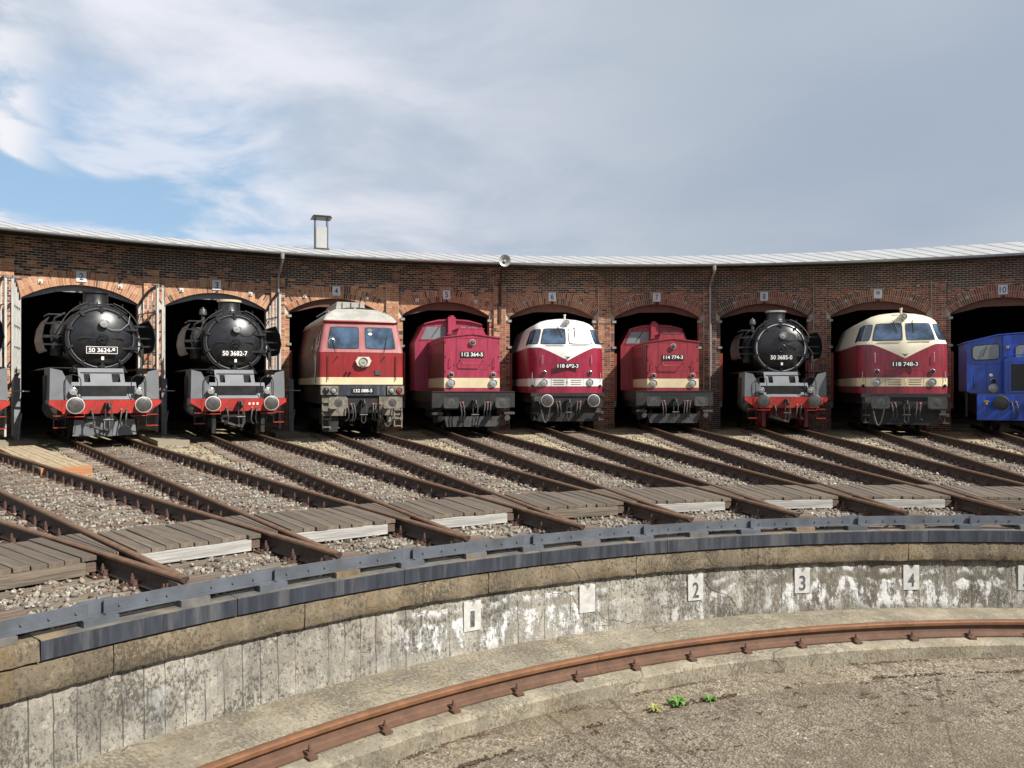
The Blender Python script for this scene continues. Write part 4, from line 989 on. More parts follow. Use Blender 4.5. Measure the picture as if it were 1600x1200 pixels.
    MB().tube([(-.2, 1.6, zc-.95), (-.3, 1.45, zc-1.05), (-.6, 1.4, zc-1.0), (-.75, 1.5, zc-.9)], .02).build('steam_pipe', 'dark_grey', t)
    MB().tube([(.05, 1.62, zc-.93), (.05, 1.4, zc-.98), (.02, 1.36, zc-1.12)], .03).build('drain_pipe', 'black', t)
    for s_ in (-1, 1):
        MB().box(min(s_*.26, s_*.62), max(s_*.26, s_*.62), 1.405, 1.44, zc-.015, zc+.015).build('door_rail', 'black', dr, False)
    rail_(dr, [(.05, 1.4, zc+.33), (.25, 1.37, zc+.24), (.5, 1.4, zc+.25), (.72, 1.5, zc+.45), (.76, 1.5, zc+.7)], .011, 'chrome' if i == 2 else 'black', 'cable')
    if i == 8: MB().lathe([(.001, 1.38), (.24, 1.4), (.25, 1.46)], (.3, 0, zc+.3), 'y', 24).build('cover_plate', 'dark_grey', dr)
    o = lamp(dr, 0.03, 1.3, zc+.43, .125); MB().box(-.02, .08, 1.36, 1.45, zc+.28, zc+.36).build('lamp_bracket', 'black', o, False)
    if num: numplate(dr, -.02, 1.385, zc-.37, .84, .21, num, border=border, wf=.84 if border else .92, th=.62 if border else .72)
    MB().box(-.035, .035, 1.39, 1.41, zc-.66, zc-.56).build('small_plate', 'letter', dr, False)
    for z in (zc+.84, zc-.84): MB().box(-.035, .035, 1.53, 1.62, z-.1, z+.1).box(-.09, .09, 1.54, 1.58, z-.02, z+.02).build('door_clamp', 'black', dr, False)
    MB().prism([(-.75, 2.0), (.75, 2.0), (.55, 2.35), (-.55, 2.35)], 1.75, 2.9).build('saddle', 'black', t, False)
    # chimney, mixing tank, pump, bell
    MB().lathe([(.55, 0), (.4, .14), (.35, .24), (.34, .5), (.38, .53), (.38, .58), (.32, .58), (.31, .4)], (-.06, 2.35, zc+.86), 'z', 26).build('chimney', 'black', t)
    if collar: MB().lathe([(.382, -.05), (.39, -.04), (.39, .02), (.35, .03)], (-.06, 2.35, zc+1.42), 'z', 26).build('chimney_collar', collar, t)
    mb = MB()
    for x in np.linspace(-.55, .6, 6): mb.cyl((x, 1.8, zc+.74+.2*math.cos(x*1.3)), (x, 1.8, zc+.98+.12*math.cos(x*1.3)), .02)
    mb.tube([(-.75, 1.8, zc+.78), (-.4, 1.8, zc+1.02), (.3, 1.8, zc+1.04), (.75, 1.8, zc+.76)], .02); mb.build('smokebox_rail', 'black', t)
    if dome:
        MB().lathe([(.001, .27), (.03, .26), (.04, .22), (.1, .19), (.125, .1), (.13, .0), (.06, -.03), (.06, -.3)], (-.75, 3.5, zc+1.02), 'z', 18).build('bell', 'buffer_steel', t)
    MB().lathe([(.15, -.5), (.17, -.45), (.17, -.1), (.12, -.08), (.12, .12), (.17, .14), (.17, .5), (.12, .55), (.001, .55)], (-1.08, 2.6, 3.0), 'z', 16).build('air_pump', 'dark_grey', t)
    mb = MB().tube([(-.9, 2.2, zc+.75), (-1.15, 2.3, zc+.6), (-1.25, 2.5, zc+.2), (-1.2, 2.6, zc-.2)], .035).tube([(-1.0, 2.3, zc+.7), (-1.3, 2.6, zc+.72), (-1.35, 3.2, zc+.7)], .03).tube([(-.95, 2.0, zc+.5), (-1.15, 2.1, zc+.1), (-1.1, 2.3, zc-.4)], .028)
    mb.build('pipework', 'dark_grey', t)
    mb = MB().tube([(.9, 1.75, zc-.35), (1.12, 1.7, zc-.5), (1.1, 1.6, zc-.85)], .03).tube([(.95, 1.75, zc+.1), (1.18, 1.8, zc-.2), (1.2, 1.8, zc-.8)], .025).cyl((1.12, 1.7, zc-.55), (1.12, 1.7, zc-.3), .07, n=10)
    mb.build('valve_gear', 'frame_black', t)
    # underframe
    MB().box(-.55, -.5, .7, 9, .55, 1.2).box(.5, .55, .7, 9, .55, 1.2).box(-.5, .5, 1.2, 1.3, .4, 1.15).build('main_frame', 'gear_red' if low_red else 'frame_black', t, False)
    wheels(t, (2.1,), .42, 'gear_red' if low_red else 'frame_black'); wheels(t, (3.6, 5.2), .7, 'frame_black')
    if plow:
        for s_ in (-1, 1):
            MB().prism([(s_*.02, .13), (s_*1.05, .15), (s_*1.0, .62), (s_*.5, .6), (s_*.42, .72), (s_*.02, .74)], .7, .73, 'y', 0, T((0, 0, 0)) @ Matrix.Rotation(s_*.25, 4, 'Z')).build('rail_guard', apron, t, False)
    else:
        for s_ in (-1, 1): MB().box(s_*.75-.06, s_*.75+.06, .8, .86, .1, .8).build('rail_guard', 'frame_black' if not low_red else 'gear_red', t, False)
    mb = MB().tube([(-.55, .55, .5), (-.2, .5, .36), (.05, .5, .3), (.12, .5, .45), (.1, .52, .8)], .045)
    mb.build('heating_hose', 'hose', t)
    return t

# ---- shell helper for box-cab engines: plan curve with a swept front and rounded corners
class Shell:
    def __init__(s, W, beta, rc, rows, yb=7.0):
        s.W, s.beta, s.rc, s.yb = W, beta, rc, yb
        s.z = [q[0] for q in rows]; s.w = [q[1] for q in rows]; s.y = [q[2] for q in rows]
        s.L1 = (W-rc*(1-math.sin(beta)))/math.cos(beta); s.L2 = s.L1+rc*(math.pi/2-beta)
    def at(s, a, z):
        sg = -1 if a < 0 else 1; l = abs(a); b = s.beta
        if l <= s.L1: x, y = l*math.cos(b), l*math.sin(b)
        elif l <= s.L2:
            t = b+(l-s.L1)/s.rc; cx, cy = s.L1*math.cos(b)-s.rc*math.sin(b), s.L1*math.sin(b)+s.rc*math.cos(b)
            x, y = cx+s.rc*math.sin(t), cy-s.rc*math.cos(t)
        else: x, y = s.W, s.L1*math.sin(b)+s.rc*math.cos(b)+(l-s.L2)
        w = np.interp(z, s.z, s.w); y0 = np.interp(z, s.z, s.y)
        k = max(0, 1-max(0, l-s.L2)/1.6) if True else 1
        return Vector((sg*x*w, y+y0*(k if l > s.L2 else 1), z))
    def cols(s, nf=7, nc=6, nb=6):
        p = list(np.linspace(0, s.L1, nf))+list(np.linspace(s.L1, s.L2, nc+1))[1:]+[s.L2+q for q in np.array([.25, .6, 1.0, 1.6, 3.2, s.yb])]
        return [-q for q in p[:0:-1]]+p
    def skin(s, t, name, zs, m, flank=None):
        """zs: list of row functions z(a) from bottom to top"""
        c = s.cols()
        if flank:
            q = s.L2+.02
            s.skin_cols(t, 'left_flank', zs, flank, [a for a in c if a < -q]+[-q]); s.skin_cols(t, 'right_flank', zs, flank, [q]+[a for a in c if a > q])
            c = [-q]+[a for a in c if -q < a < q]+[q]
        return s.skin_cols(t, name, zs, m, c)
    def skin_cols(s, t, name, zs, m, c):
        mb = MB(); n = len(c)
        for zf in zs: mb.v += [tuple(s.at(a, zf(a) if callable(zf) else zf)) for a in c]
        for j in range(len(zs)-1):
            for k in range(n-1): mb.f.append((j*n+k, j*n+k+1, (j+1)*n+k+1, (j+1)*n+k)); mb.m.append(0)
        return mb.build(name, m, t)
    def patch(s, a0, a1, z0, z1, off, n=6, nz=4, mb=None, rc=.06, shear=0):
        """patch with clipped corners lying 'off' proud of the skin"""
        mb = mb or MB(); o = len(mb.v)
        for j in range(nz+1):
            for k in range(n+1):
                u, v = k/n, j/nz
                a = a0+(a1-a0)*u; z = z0+(z1-z0)*v+shear*u
                if j in (0, nz) and k in (0, n):
                    a += (rc if k == 0 else -rc)*.5*(1 if a1 > a0 else -1); z += (rc if j == 0 else -rc)*.5
                P = s.at(a, z); d = (s.at(a+.02, z)-s.at(a-.02, z)).cross(s.at(a, z+.02)-s.at(a, z-.02))
                mb.v.append(tuple(P+d.normalized()*off))
        for j in range(nz):
            for k in range(n): q = o+j*(n+1)+k; mb.f.append((q, q+1, q+n+2, q+n+1)); mb.m.append(0)
        return mb
    def window(s, t, a0, a1, z0, z1, glass='glass', gas='rubber', g=.035, shear=0, wiper=None):
        f = s.patch(a0-g, a1+g, z0-g, z1+g, .006, shear=shear, rc=.035).build('window_frame', gas, t)
        s.patch(a0, a1, z0, z1, .012, shear=shear, rc=.035).build('pane', glass, f)
        if wiper:
            p0, p1 = wiper; q = [s.at(p0[0], p0[1]), s.at(p1[0], p1[1])]
            MB().tube([q[0]+Vector((0, -.05, 0)), q[1]+Vector((0, -.04, 0))], .011).build('wiper', 'rubber', t)
        return f

def bogie(t, ys, zt=1.0, m='frame_black', w=1.1):
    for s_ in (-1, 1): MB().box(min(s_*.98, s_*1.12), max(s_*.98, s_*1.12), ys[0]-.6, ys[-1]+.6, .42, .78).box(min(s_*.95, s_*1.2), max(s_*.95, s_*1.2), ys[0]-.2, ys[0]+.2, .3, .85).build('bogie_frame', m, t, False)
    wheels(t, ys, .48, m)

def v180(i, r, num, lab, top, low, glass, round_buf, band='cream', white_right=False):
    t = empty('diesel_locomotive', frame(i, r, 0, KS), lab, 'diesel locomotive', 'rounded-nose red diesels')
    rows = [(1.3, 1, .62), (2.9, 1, .62), (3.08, .99, .65), (3.2, .965, .70), (3.8, .82, .92), (3.9, .785, .98), (4.0, .72, 1.1), (4.1, .6, 1.3), (4.18, .44, 1.6), (4.235, .22, 1.95), (4.25, .02, 2.2)]
    S_ = Shell(1.47, R_(9), .55, rows)
    def vee(a): 
        x = min(1.25, abs(a)); return 3.05-.5*max(0, 1-x/1.05)**1.15
    lo = S_.skin(t, 'lower_body', [1.33, 1.45, 1.58], low)
    S_.skin(t, 'waist_band', [1.58, 1.72, 1.88], band)
    S_.skin(t, 'nose', [1.88]+[(lambda a, f=f: 1.88+(vee(a)-1.88)*f) for f in (.25, .5, .75, 1.0)], low)
    up = S_.skin(t, 'cab_top', [(lambda a, f=f: vee(a)+(3.2-vee(a))*f) for f in (0, .35, .7, 1.0)]+[3.35, 3.5, 3.65, 3.8, 3.9, 3.95, 4.0, 4.05, 4.1, 4.14, 4.18, 4.21, 4.235, 4.25], top)
    for z in (1.58, 1.88): S_.patch(-2.4, 2.4, z-.006, z+.006, .008, 60, 1, rc=0).build('trim_strip', 'chrome', t)
    L = S_.L1
    gl = (glass, 'glass_white' if white_right else glass)
    S_.window(t, -1.03, -.085, 3.2, 3.76, gl[0], 'rubber', wiper=((-.42, 3.9), (-.2, 3.45)))
    S_.window(t, .085, 1.03, 3.2, 3.76, gl[1], 'rubber', wiper=((.4, 3.9), (.36, 3.45)))
    for s_ in (-1, 1):
        S_.window(t, *sorted((s_*1.16, s_*1.74)), 3.2, 3.75, 'glass', 'rubber', .02)
        S_.window(t, *sorted((s_*1.84, s_*2.75)), 3.18, 3.72, 'glass', 'rubber', .02)
        rail_(t, [S_.at(s_*.95, 2.75)+Vector((0, -.03, 0)), S_.at(s_*.95, 2.72)+Vector((0, -.06, 0)), S_.at(s_*.95, 2.42)+Vector((0, -.06, 0)), S_.at(s_*.95, 2.4)+Vector((0, -.02, 0))], .013, 'chrome')
        rail_(t, [S_.at(s_*1.35, 2.1)+Vector((s_*.02, -.04, 0)), S_.at(s_*1.35, 1.75)+Vector((s_*.02, -.04, 0))], .013, 'chrome')
        p = S_.at(s_*1.36, 1.6); lamp(t, p.x, p.y-.06, p.z, .05, 'socket', 'dark_grey', 'rubber')
        p = S_.at(s_*.89, 2.09); lamp(t, p.x, p.y-.045, p.z, .088, 'upper_headlight', 'chrome', 'black', .07)
        p = S_.at(s_*.89, 1.73); lamp(t, p.x, p.y-.045, p.z, .135, 'headlight', 'chrome', 'lens', .07)
        rail_(t, [S_.at(s_*.12, 3.14)+Vector((0, -.03, 0)), S_.at(s_*.85, 3.14)+Vector((0, -.03, 0))], .014, top, 'grab_rail')
        mb = MB()
        for z in (1.65, 1.73, 1.81): S_.patch(*sorted((s_*.12, s_*.55)), z-.012, z+.012, .008, 4, 1, mb, 0)
        mb.build('vent_slots', 'grime_grey', t)
        MB().box(s_*1.25-.1, s_*1.25+.1, .5, .75, .55, .6).box(s_*1.25-.1, s_*1.25+.1, .5, .75, .3, .34).box(s_*1.25-.02, s_*1.25+.02, .7, .75, .3, 1.2).build('step', 'dark_grey', t, False)
    S_.patch(-.02, .02, 1.62, 1.95, .03, 2, 2).build('central_catch', band, t)
    p = S_.at(0, 2.66); MB().add([(-.13, p.y-.02, 2.72), (0, p.y-.03, 2.69), (.13, p.y-.02, 2.72), (.05, p.y-.03, 2.66), (0, p.y-.03, 2.62), (-.05, p.y-.03, 2.66)], [(0, 1, 4, 5), (1, 2, 3, 4)]).build('wing_emblem', 'dark_grey', t, False)
    numplate(t, 0, .575, 2.35, .86, .19, num)
    for z, w in ((2.1, .3),): S_.patch(-.62, .62, 2.13, 2.14, .004, 6, 1).build('panel_joint', low, t)
    for q in (-1.25, -.62, .62, 1.25): S_.patch(q-.006, q+.006, 1.36, 2.14 if abs(q) < 1 else 3.0, .004, 1, 8, rc=0).build('panel_joint', 'gear_red', t)
    p = S_.at(0, 4.0); lamp(t, 0.02, p.y-.2, 4.02, .115, 'top_lamp', top, 'lens', .3)
    MB().cyl((0, p.y+.2, 4.0), (0, p.y+.2, 4.3), .035).cyl((0, p.y+.2, 4.3), (0, p.y+.2, 4.35), .05).build('horn', top, t)
    MB().prism([(-1.4, 1.2), (1.4, 1.2), (1.4, 1.33), (-1.4, 1.33)], .62, .9).build('skirt', 'frame_black', t, False)
    MB().box(-1.35, 1.35, .66, .8, .78, 1.2).build('buffer_beam', 'frame_black', t, False)
    MB().prism([(-1.1, .25), (1.1, .25), (1.2, .78), (-1.2, .78)], .8, .84).build('rail_guard', 'frame_black', t, False)
    for x in (-.875, .875):
        if round_buf: disc_buffer(t, x, 1.05)
        else: box_buffer(t, x, 1.03, .29, .2, 'dark_grey')
    coupling(t, .62, 1.0); hoses(t, (-.45, -.33, .35, .47), .64, .95, .48)
    # jumper cable hanging in a loop
    pts = [(-1.15, .5, 1.12)]+[(-1.1+.42*u, .38, 1.08-.85*math.sin(math.pi*u)**.8) for u in np.linspace(.05, .95, 9)]+[(-.62, .5, 1.1)]
    MB().tube(pts, .028).box(-1.3, -1.02, .42, .6, 1.02, 1.2).build('jumper_cable', 'hose', t)
    MB().box(1.0, 1.3, .3, .6, .6, .66).box(1.05, 1.2, .35, .55, .66, .75).build('coupler_socket', 'buffer_steel', t, False)
    bogie(t, (2.2, 4.4)); MB().box(-1.3, 1.3, 1.2, 8, .95, 1.3).build('underframe', 'frame_black', t, False)
    return t

def br132(i, r):
    t = empty('diesel_locomotive', frame(i, r, 0, KS), 'large flat-fronted red and pink diesel with grey roof in arch four', 'diesel locomotive')
    rows = [(1.5, 1, .62), (2.7, 1, .62), (2.74, .995, .63), (3.66, .875, .78), (3.72, .885, .70), (3.76, .88, .72), (3.95, .80, 1.05), (4.1, .66, 1.35), (4.22, .5, 1.7), (4.28, .2, 2.0), (4.3, .02, 2.2)]
    S_ = Shell(1.4, R_(2.5), .13, rows)
    S_.skin(t, 'waist_band', [1.64, 1.76, 1.88], 'cream')
    S_.skin(t, 'nose', [1.88, 2.2, 2.5, 2.7], 'red132', 'flank132_shade')
    S_.skin(t, 'cab_front', [2.7, 2.74, 3.0, 3.3, 3.66], 'pink132', 'flank132_shade')
    S_.skin(t, 'roof_brow', [3.66, 3.69, 3.72, 3.76], 'red132')
    S_.skin(t, 'roof', [3.76, 3.85, 3.95, 4.03, 4.1, 4.16, 4.22, 4.25, 4.28, 4.3], 'roof132')
    S_.window(t, -1.13, -.13, 2.84, 3.52, 'glass', 'rubber', .03, wiper=((-.85, 2.74), (-1.02, 3.1)))
    S_.window(t, .13, 1.13, 2.84, 3.52, 'glass', 'rubber', .03, wiper=((.75, 2.74), (.9, 3.25)))
    S_.patch(.23, .37, 3.28, 3.36, .016).build('window_sticker', 'letter', t)
    S_.patch(.2, .4, 3.4, 3.5, .016).build('window_sticker', 'glass_pale', t)
    MB().lathe([(.09, 0), (.11, -.01), (.09, -.02)], (-.98, .72, 3.05), 'y', 14).build('mirror', 'chrome', t)
    for s_ in (-1, 1):
        S_.window(t, *sorted((s_*(S_.L2+.2), s_*(S_.L2+.62))), 2.85, 3.45, 'glass_pale', 'rubber', .025)
        S_.window(t, *sorted((s_*(S_.L2+1.05), s_*(S_.L2+1.7))), 1.72, 3.4, 'wine', 'rubber', .02)
        S_.window(t, *sorted((s_*(S_.L2+2.3), s_*(S_.L2+2.9))), 2.75, 3.25, 'glass_pale', 'rubber', .025)
        rail_(t, [S_.at(s_*(S_.L2+.95), 3.2)+Vector((s_*.05, 0, 0)), S_.at(s_*(S_.L2+.95), 1.7)+Vector((s_*.05, 0, 0))], .016, 'chrome')
        rail_(t, [S_.at(s_*1.12, 2.6)+Vector((0, -.05, 0)), S_.at(s_*1.12, 1.78)+Vector((0, -.05, 0))], .013, 'rubber')
        # light box with two lamps
        lb = MB().prism([(s_*.80, 1.31), (s_*1.36, 1.31), (s_*1.36, 1.6), (s_*.80, 1.6)], .46, .7).build('light_box', 'grime_grey', t, False)
        lamp(lb, s_*1.2, .44, 1.45, .1, 'headlight', 'dark_grey', 'lens_red' if s_ > 0 else 'black', .04); lamp(lb, s_*.95, .44, 1.45, .1, 'headlight', 'dark_grey', 'lens', .04)
        box_buffer(t, s_*.875, 1.05, .3, .19, 'grime_grey')
        MB().box(min(s_*.55, s_*1.32), max(s_*.55, s_*1.32), .55, .62, .62, 1.28).build('beam_plate', 'grime_grey', t, False)
        # ladder
        mb = MB()
        for x in (s_*1.3, s_*1.05): mb.box(x-.018, x+.018, .5, .53, .2, 1.2)
        for z in (.25, .5, .78, 1.05): mb.box(min(s_*1.05, s_*1.3), max(s_*1.05, s_*1.3), .46, .56, z, z+.03)
        mb.build('ladder', 'grime_grey', t, False)
    MB().box(-.78, .78, .52, .72, 1.28, 1.62).build('plate_panel', 'steel_band', t, False)
    numplate(t, 0.0, .505, 1.44, .72, .17, '132 088-5', wf=.84, th=.62)
    o = MB().prism([(-.24, 2.42), (-.17, 2.26), (.0, 2.2), (.2, 2.26), (.28, 2.42), (.2, 2.55), (-.15, 2.55)], .5, .63).build('headlamp_bezel', 'cream_roof', t)
    MB().lathe([(.125, -.02), (.15, -.02), (.16, .05)], (.02, .49, 2.39), 'y', 24).build('bezel_ring', 'chrome', o); lamp(o, .02, .5, 2.39, .125, 'headlamp', 'dark_grey', 'lens', .04)
    MB().box(.42, .6, .605, .63, 1.96, 2.12).build('socket_box', 'dark_grey', t, False)
    for x in (-.5, -.38): MB().cyl((x, .52, 2.06), (x, .64, 2.06), .035, n=8).build('socket', 'wine', t)
    for x, z in ((-.75, 2.62), (0, 2.65), (.8, 2.62)): MB().tube([(x, .6, z), (x-.08, .55, z-.06), (x-.14, .57, z-.16)], .013).build('wiper_arm', 'rubber', t)
    for q in (-.62, .62): S_.patch(q-.005, q+.005, 1.9, 2.68, .004, 1, 3, rc=0).build('panel_joint', 'gear_red', t)
    S_.patch(-1.38, 1.38, 2.695, 2.707, .006, 20, 1, rc=0).build('panel_joint', 'gear_red', t)
    # roof fittings
    rb = MB().prism([(-.62, 4.2), (.4, 4.2), (.36, 4.52), (-.58, 4.52)], 2.3, 5).build('roof_housing', 'roof132', t, False)
    for x in (-.4, -.1, .2): MB().box(x-.01, x+.01, 2.27, 2.299, 4.28, 4.5).build('housing_rib', 'dark_grey', rb, False)
    for s_ in (-1, 1): rail_(t, [(s_*.95, 1.6, 4.12), (s_*1.0, 2.2, 4.15), (s_*1.0, 4.5, 4.16)], .02, 'roof132', 'roof_rail')
    MB().box(-.55, .55, .6, .7, .7, 1.3).prism([(-1.25, .1), (-.8, .1), (-.75, .55), (-1.3, .6)], .7, .75).build('buffer_beam', 'frame_black', t, False)
    MB().prism([(.85, .4), (1.35, .45), (1.35, .7), (.9, .7)], .6, .64).build('corner_plate', 'grime_grey', t, False)
    coupling(t, .6, 1.05); hoses(t, (-.52, -.38, -.3, .34, .42, .55), .6, .95, .45)
    pts = [(.55+.5*u, .42, 1.0-.75*math.sin(math.pi*u)**.8) for u in np.linspace(0, 1, 11)]; MB().tube(pts, .022).build('jumper_cable', 'hose', t)
    MB().box(-1.3, 1.3, 1.2, 8, 1.0, 1.64).build('underframe', 'frame_black', t, False); bogie(t, (2.0, 3.8, 5.6), 1, 'frame_black')
    return t

def v100(i, r, num, lab, red, dull):
    t = empty('diesel_locomotive', frame(i, r, 0, KS), lab, 'diesel locomotive', 'crimson bonneted diesels')
    Y = .9
    # bonnet
    def pf(w, z0): return [(-w, z0), (w, z0), (w, 3.27), (0, 3.39), (-w, 3.27)]
    MB().prism([(-.97, 1.4), (.97, 1.4), (.97, 1.53), (-.97, 1.53)], Y, 6).build('bonnet_sill', red, t, False)
    MB().prism([(-.972, 1.53), (.972, 1.53), (.972, 1.87), (-.972, 1.87)], Y-.002, 6).build('waist_band', 'cream', t, False)
    MB().prism(pf(.97, 1.87), Y, 5.6).build('bonnet', red, t, False)
    MB().prism([(-1.0, 3.245), (0, 3.37), (1.0, 3.245), (1.0, 3.285), (0, 3.41), (-1.0, 3.285)], Y-.035, 5.6).build('bonnet_lid', red, t, False)
    MB().prism([(-.52, 3.33), (.52, 3.33), (.42, 3.6), (-.42, 3.6)], Y+.18, Y+1.6).box(-.47, .47, Y+.17, Y+1.6, 3.575, 3.6).build('radiator_hatch', red, t, False)
    # side doors with louvres: each door its own leaf, in view on the left flank
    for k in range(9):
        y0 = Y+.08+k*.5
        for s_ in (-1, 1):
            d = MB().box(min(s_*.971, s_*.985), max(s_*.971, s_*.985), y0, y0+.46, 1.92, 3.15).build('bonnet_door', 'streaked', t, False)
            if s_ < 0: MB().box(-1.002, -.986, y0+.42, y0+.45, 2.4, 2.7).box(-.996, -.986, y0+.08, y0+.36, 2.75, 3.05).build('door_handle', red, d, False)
    # front details
    for s_ in (-1, 1):
        lamp(t, s_*.735, Y-.05, 1.985, .088, 'upper_headlight', 'white_rim', 'black', .06); lamp(t, s_*.735, Y-.06, 1.7, .138, 'headlight', 'chrome', 'lens', .07)
        rail_(t, [(s_*.77, Y, 2.56), (s_*.77, Y-.07, 2.5), (s_*.77, Y-.07, 2.26), (s_*.77, Y, 2.2)], .014, red)
        MB().box(s_*.55-.006, s_*.55+.006, Y-.004, Y+.01, 1.9, 3.3).build('panel_seam', 'wine', t, False)
        box_buffer(t, s_*.875, 1.03, .25, .175, 'dark_grey')
        MB().box(min(s_*1.05, s_*1.42), max(s_*1.05, s_*1.42), .55, 1.0, .62, .7).cyl((s_*1.15, .5, .5), (s_*1.15, .75, .5), .1, n=10).build('sander', 'dark_grey', t, False)
        rail_(t, [(s_*1.4, .62, 1.38), (s_*1.4, .62, 2.35), (s_*1.4, .9, 2.4)], .016, 'black') if False else None
    for s_ in (-1, 1):
        for z in (2.1, 2.6, 3.1): MB().cyl((s_*.93, Y-.012, z-.04), (s_*.93, Y-.012, z+.04), .012, n=6).build('hinge', red, t)
        MB().box(s_*.62-.02, s_*.62+.02, Y-.02, Y, 2.3, 2.34).build('latch', dull, t, False)
    MB().box(-.56, .56, Y-.005, Y+.01, 2.16, 2.172).box(-.5, .5, Y-.006, Y+.01, 3.225, 3.237).build('panel_seam', 'wine', t, False)
    lamp(t, 0, Y-.07, 3.09, .1, 'top_headlight', 'white_rim', 'dark_grey', .09)
    numplate(t, 0, Y-.02, 2.68, .8, .185, num)
    rail_(t, [(-.42, Y, 2.5), (-.42, Y-.12, 2.46), (-.36, Y-.14, 2.37), (.3, Y-.14, 2.36), (.38, Y-.12, 2.46), (.4, Y, 2.5)], .014, dull, 'hose_rack')
    # frame and walkway
    MB().box(-1.43, 1.43, .58, 1.0, .86, 1.385).build('buffer_beam', 'frame_black', t, False)
    MB().box(-1.43, 1.43, .56, 10, 1.386, 1.41).build('walkway', 'frame_black', t, False)
    mb = MB()
    for x in np.linspace(-.55, .55, 16): mb.cyl((x, .58, 1.27), (x, .565, 1.27), .014, n=6)
    tag(mb.build('rivets', 'frame_black', t, split=False), kind='stuff')
    for s_ in (-1, 1): MB().box(min(s_*1.38, s_*1.42), max(s_*1.38, s_*1.42), 1.0, 8, 1.0, 1.38).build('side_sill', 'frame_black', t, False)
    coupling(t, .58, 1.02); hoses(t, (-.5, -.4, .36, .46, .56), .58, .98, .5); bogie(t, (2.0, 4.2)); MB().box(-1.3, 1.3, 1.5, 9, .75, 1.3).build('underframe', 'frame_black', t, False)
    MB().prism([(-.9, .2), (.9, .2), (1.0, .55), (-1.0, .55)], .75, .8).build('rail_guard', 'dark_grey', t, False)
    # cab with slanted corner windows
    c0 = 5.0
    MB().prism([(-1.5, 1.41), (1.5, 1.41), (1.5, 3.3), (1.12, 4.02), (.6, 4.16), (0, 4.2), (-.6, 4.16), (-1.12, 4.02), (-1.5, 3.3)], c0, c0+2.4).build('cab', red, t, False)
    MB().prism([(-1.55, 3.96), (-1.1, 4.06), (-.6, 4.19), (0, 4.23), (.6, 4.19), (1.1, 4.06), (1.18, 4.0), (.6, 4.13), (0, 4.17), (-.6, 4.13), (-1.18, 4.0)][1:], c0-.1, c0+2.5).build('cab_roof', dull, t, False)
    for s_ in (-1, 1):
        P = [(s_*.3, 3.42), (s_*1.28, 3.42), (s_*1.04, 3.9), (s_*.3, 3.92)]
        w_ = MB().prism([(s_*.25, 3.37), (s_*1.35, 3.37), (s_*1.06, 3.95), (s_*.25, 3.97)], c0-.02, c0+.01).build('window_frame', red, t, False)
        MB().prism(P, c0-.03, c0).build('pane', 'glass_pale', w_, False)
        MB().tube([(s_*.55, c0-.05, 3.93), (s_*.85, c0-.05, 3.5)], .012).build('wiper', 'rubber', w_)
    MB().box(-.24, .06, 4.7, c0-.01, 3.35, 4.28).box(-.28, .1, 4.66, c0-.015, 3.6, 3.65).build('exhaust_duct', red, t, False)
    MB().cyl((-.09, 4.85, 4.2), (-.09, 4.85, 4.35), .11).build('exhaust_pipe', dull, t)
    MB().cyl((.22, 3.0, 3.35), (.22, 3.0, 3.72), .03).build('filler', 'letter', t)
    mb = MB()
    for k in range(7): mb.box(-.9, -.75, 2.4+k*.35, 2.55+k*.35, 3.28, 3.36)
    mb.build('lid_clamps', 'wine', t, False)
    rail_(t, [(-1.38, 1.2, 2.35), (-1.38, 4.9, 2.35)], .016, 'black', 'side_handrail') if False else None
    return t

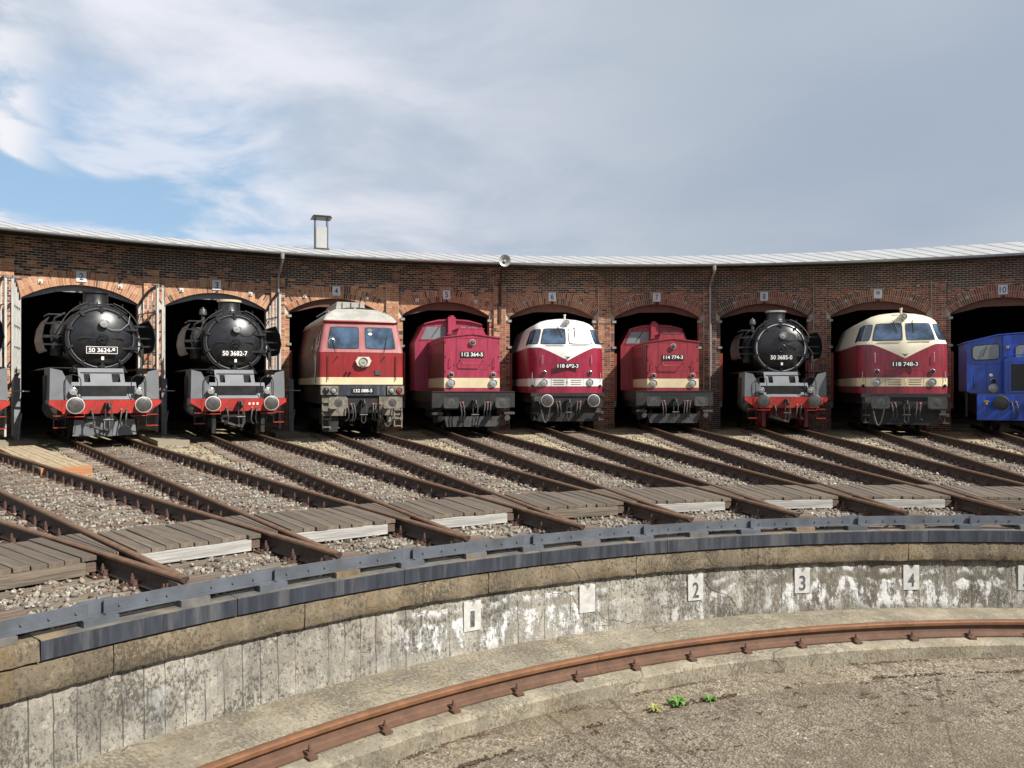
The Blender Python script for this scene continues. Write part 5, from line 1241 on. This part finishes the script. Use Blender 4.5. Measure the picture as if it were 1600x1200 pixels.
def blue_shunter(i, r):
    t = empty('shunting_locomotive', frame(i, r, 0, KS), 'glossy blue shunting locomotive with a black radiator in arch ten', 'shunting locomotive')
    MB().box(-1.5, 1.5, .55, .75, .42, 1.3).build('front_plate', 'blue', t, False)
    MB().box(-1.5, 1.5, .56, 1.35, 1.302, 1.33).build('footplate', 'dark_grey', t, False)
    MB().prism([(-1.72, 1.4), (-1.62, 1.34), (1.62, 1.34), (1.72, 1.4), (1.72, 3.1), (1.6, 3.18), (.8, 3.34), (0, 3.4), (-.8, 3.34), (-1.6, 3.18), (-1.72, 3.1)], 1.3, 3.6).build('cab', 'blue', t)
    MB().prism([(-1.76, 3.12), (-.8, 3.36), (0, 3.42), (.8, 3.36), (1.76, 3.12), (1.76, 3.16), (.8, 3.4), (0, 3.46), (-.8, 3.4), (-1.76, 3.16)], 1.24, 3.7).build('cab_roof', 'blue', t)
    for x0, x1 in ((-1.54, -.74), (-.24, .24), (.74, 1.54)):
        if x0 == -.24: x0, x1 = -.24, .62
        if x0 == .74: continue
        def rr(e): return [(x0-e, 2.6-e), (x0+.08, 2.52-e), (x1-.08, 2.54-e), (x1+e, 2.6), (x1+e, 2.98), (x1-.06, 3.05+e), (x0+.08, 3.0+e), (x0-e, 2.93)]
        w_ = MB().prism(rr(.03), 1.28, 1.31).build('window_frame', 'rubber', t, False); MB().prism(rr(0), 1.27, 1.28).build('pane', 'glass_pale', w_, False)
        MB().tube([(x0+.3, 1.25, 2.62), (x0+.42, 1.25, 2.98)], .012).build('wiper', 'rubber', w_)
    MB().box(-.62, -.36, 1.2, 1.3, 2.6, 3.35).build('exhaust_box', 'blue', t, False); lamp(t, -.49, 1.19, 2.94, .09, 'top_lamp', 'blue', 'lens', .05)
    MB().prism([(-.64, 1.34), (2.0, 1.34), (2.0, 2.5), (1.9, 2.58), (-.54, 2.58), (-.64, 2.5)], .85, 1.3).build('bonnet', 'blue', t)
    MB().box(-.46, 1.8, .835, .852, 1.42, 2.34).build('radiator_grille', 'grille', t, False)
    for q in ((-.5, -.46, 1.38, 2.38), (-.46, 1.8, 2.34, 2.38), (-.46, 1.8, 1.38, 1.42)): MB().box(q[0], q[1], .82, .85, q[2], q[3]).build('grille_frame', 'blue', t, False)
    for k in range(14): MB().box(-.46, 1.8, .828, .834, 1.46+k*.062, 1.475+k*.062).build('grille_slat', 'black', t, False)
    lamp(t, -.92, 1.2, 1.77, .09, 'upper_headlight', 'chrome', 'rubber', .1); lamp(t, -.92, 1.2, 1.5, .15, 'headlight', 'chrome', 'lens', .1)
    MB().lathe([(.001, 1.24), (.05, 1.25), (.06, 1.3)], (-.98, 0, 1.97), 'y', 12).build('marker_lamp', 'letter', t)
    for x in (-.875, .875): disc_buffer(t, x, 1.02, 'rubber', 'black', .24)
    MB().cyl((-1.22, .52, 1.03), (-1.22, .56, 1.03), .04).box(-1.25, -1.19, .5, .56, .96, 1.1).box(-1.3, -1.14, .5, .55, 1.05, 1.08).build('cock', 'yellow', t)
    hoses(t, (-.5, -.36), .55, 1.0, .5); coupling(t, .56, 1.0)
    for x in (-1.2, -.3, .6): MB().box(x-.006, x+.006, .546, .552, .45, 1.28).build('panel_joint', 'black', t, False)
    MB().box(-1.5, -.66, 1.294, 1.302, 2.36, 2.372).box(-1.12, -1.108, 1.294, 1.302, 1.36, 2.36).build('panel_joint', 'black', t, False)
    for z in (1.6, 2.2): MB().cyl((-.68, 1.28, z-.05), (-.68, 1.28, z+.05), .015, n=6).build('hinge', 'blue', t)
    MB().tube([(-.55, .82, 2.6), (-.55, .8, 2.66), (1.8, .8, 2.66)], .014).build('handrail', 'blue', t)
    rail_(t, [(-1.5, 1.27, 1.5), (-1.5, 1.24, 1.55), (-1.5, 1.24, 1.95), (-1.5, 1.27, 2.0)], .014, 'blue')
    MB().box(-1.72, -1.68, 1.5, 1.9, .5, 1.38).build('cab_step', 'black', t, False); MB().box(-1.2, 1.2, .9, 6, .55, 1.3).build('underframe', 'frame_black', t, False)
    wheels(t, (2.0, 4.0), .5); return t

steam(1, 30.9, None, 'steam locomotive cut off by the left edge of the picture', defl='black')
steam(2, 30.55, '50 3624-9', 'black steam locomotive with grey rail guard plates in arch two', plow=True, border=True, dome=False)
steam(3, 30.9, '50 3682-7', 'black steam locomotive with white-rimmed buffers and brass chimney collar in arch three', collar='cream', beamtext='- - -')
steam(8, 31.3, '50 3685-0', 'black steam locomotive with dark buffers and red running gear in arch eight', collar='chrome', rim=('dark_grey', 'dark_grey'), low_red=True)
br132(4, 30.2)
v100(5, 29.95, '112 364-5', 'pinkish crimson bonneted diesel in arch five', 'ruby_pink', 'ruby_pink')
v100(7, 32.0, '114 774-3', 'duller red bonneted diesel in arch seven', 'ruby_dull', 'ruby_dull')
v180(6, 32.35, '118 692-3', 'white-topped red diesel with round buffers in arch six', 'loco_white', 'ruby', 'glass', True, 'loco_white', True)
v180(9, 30.6, '118 748-3', 'cream-topped wine red diesel with square buffers in arch nine', 'cream_roof', 'wine', 'glass', False)
blue_shunter(10, 31.35)
for m in bpy.data.meshes:
    if m.users == 0: bpy.data.meshes.remove(m)
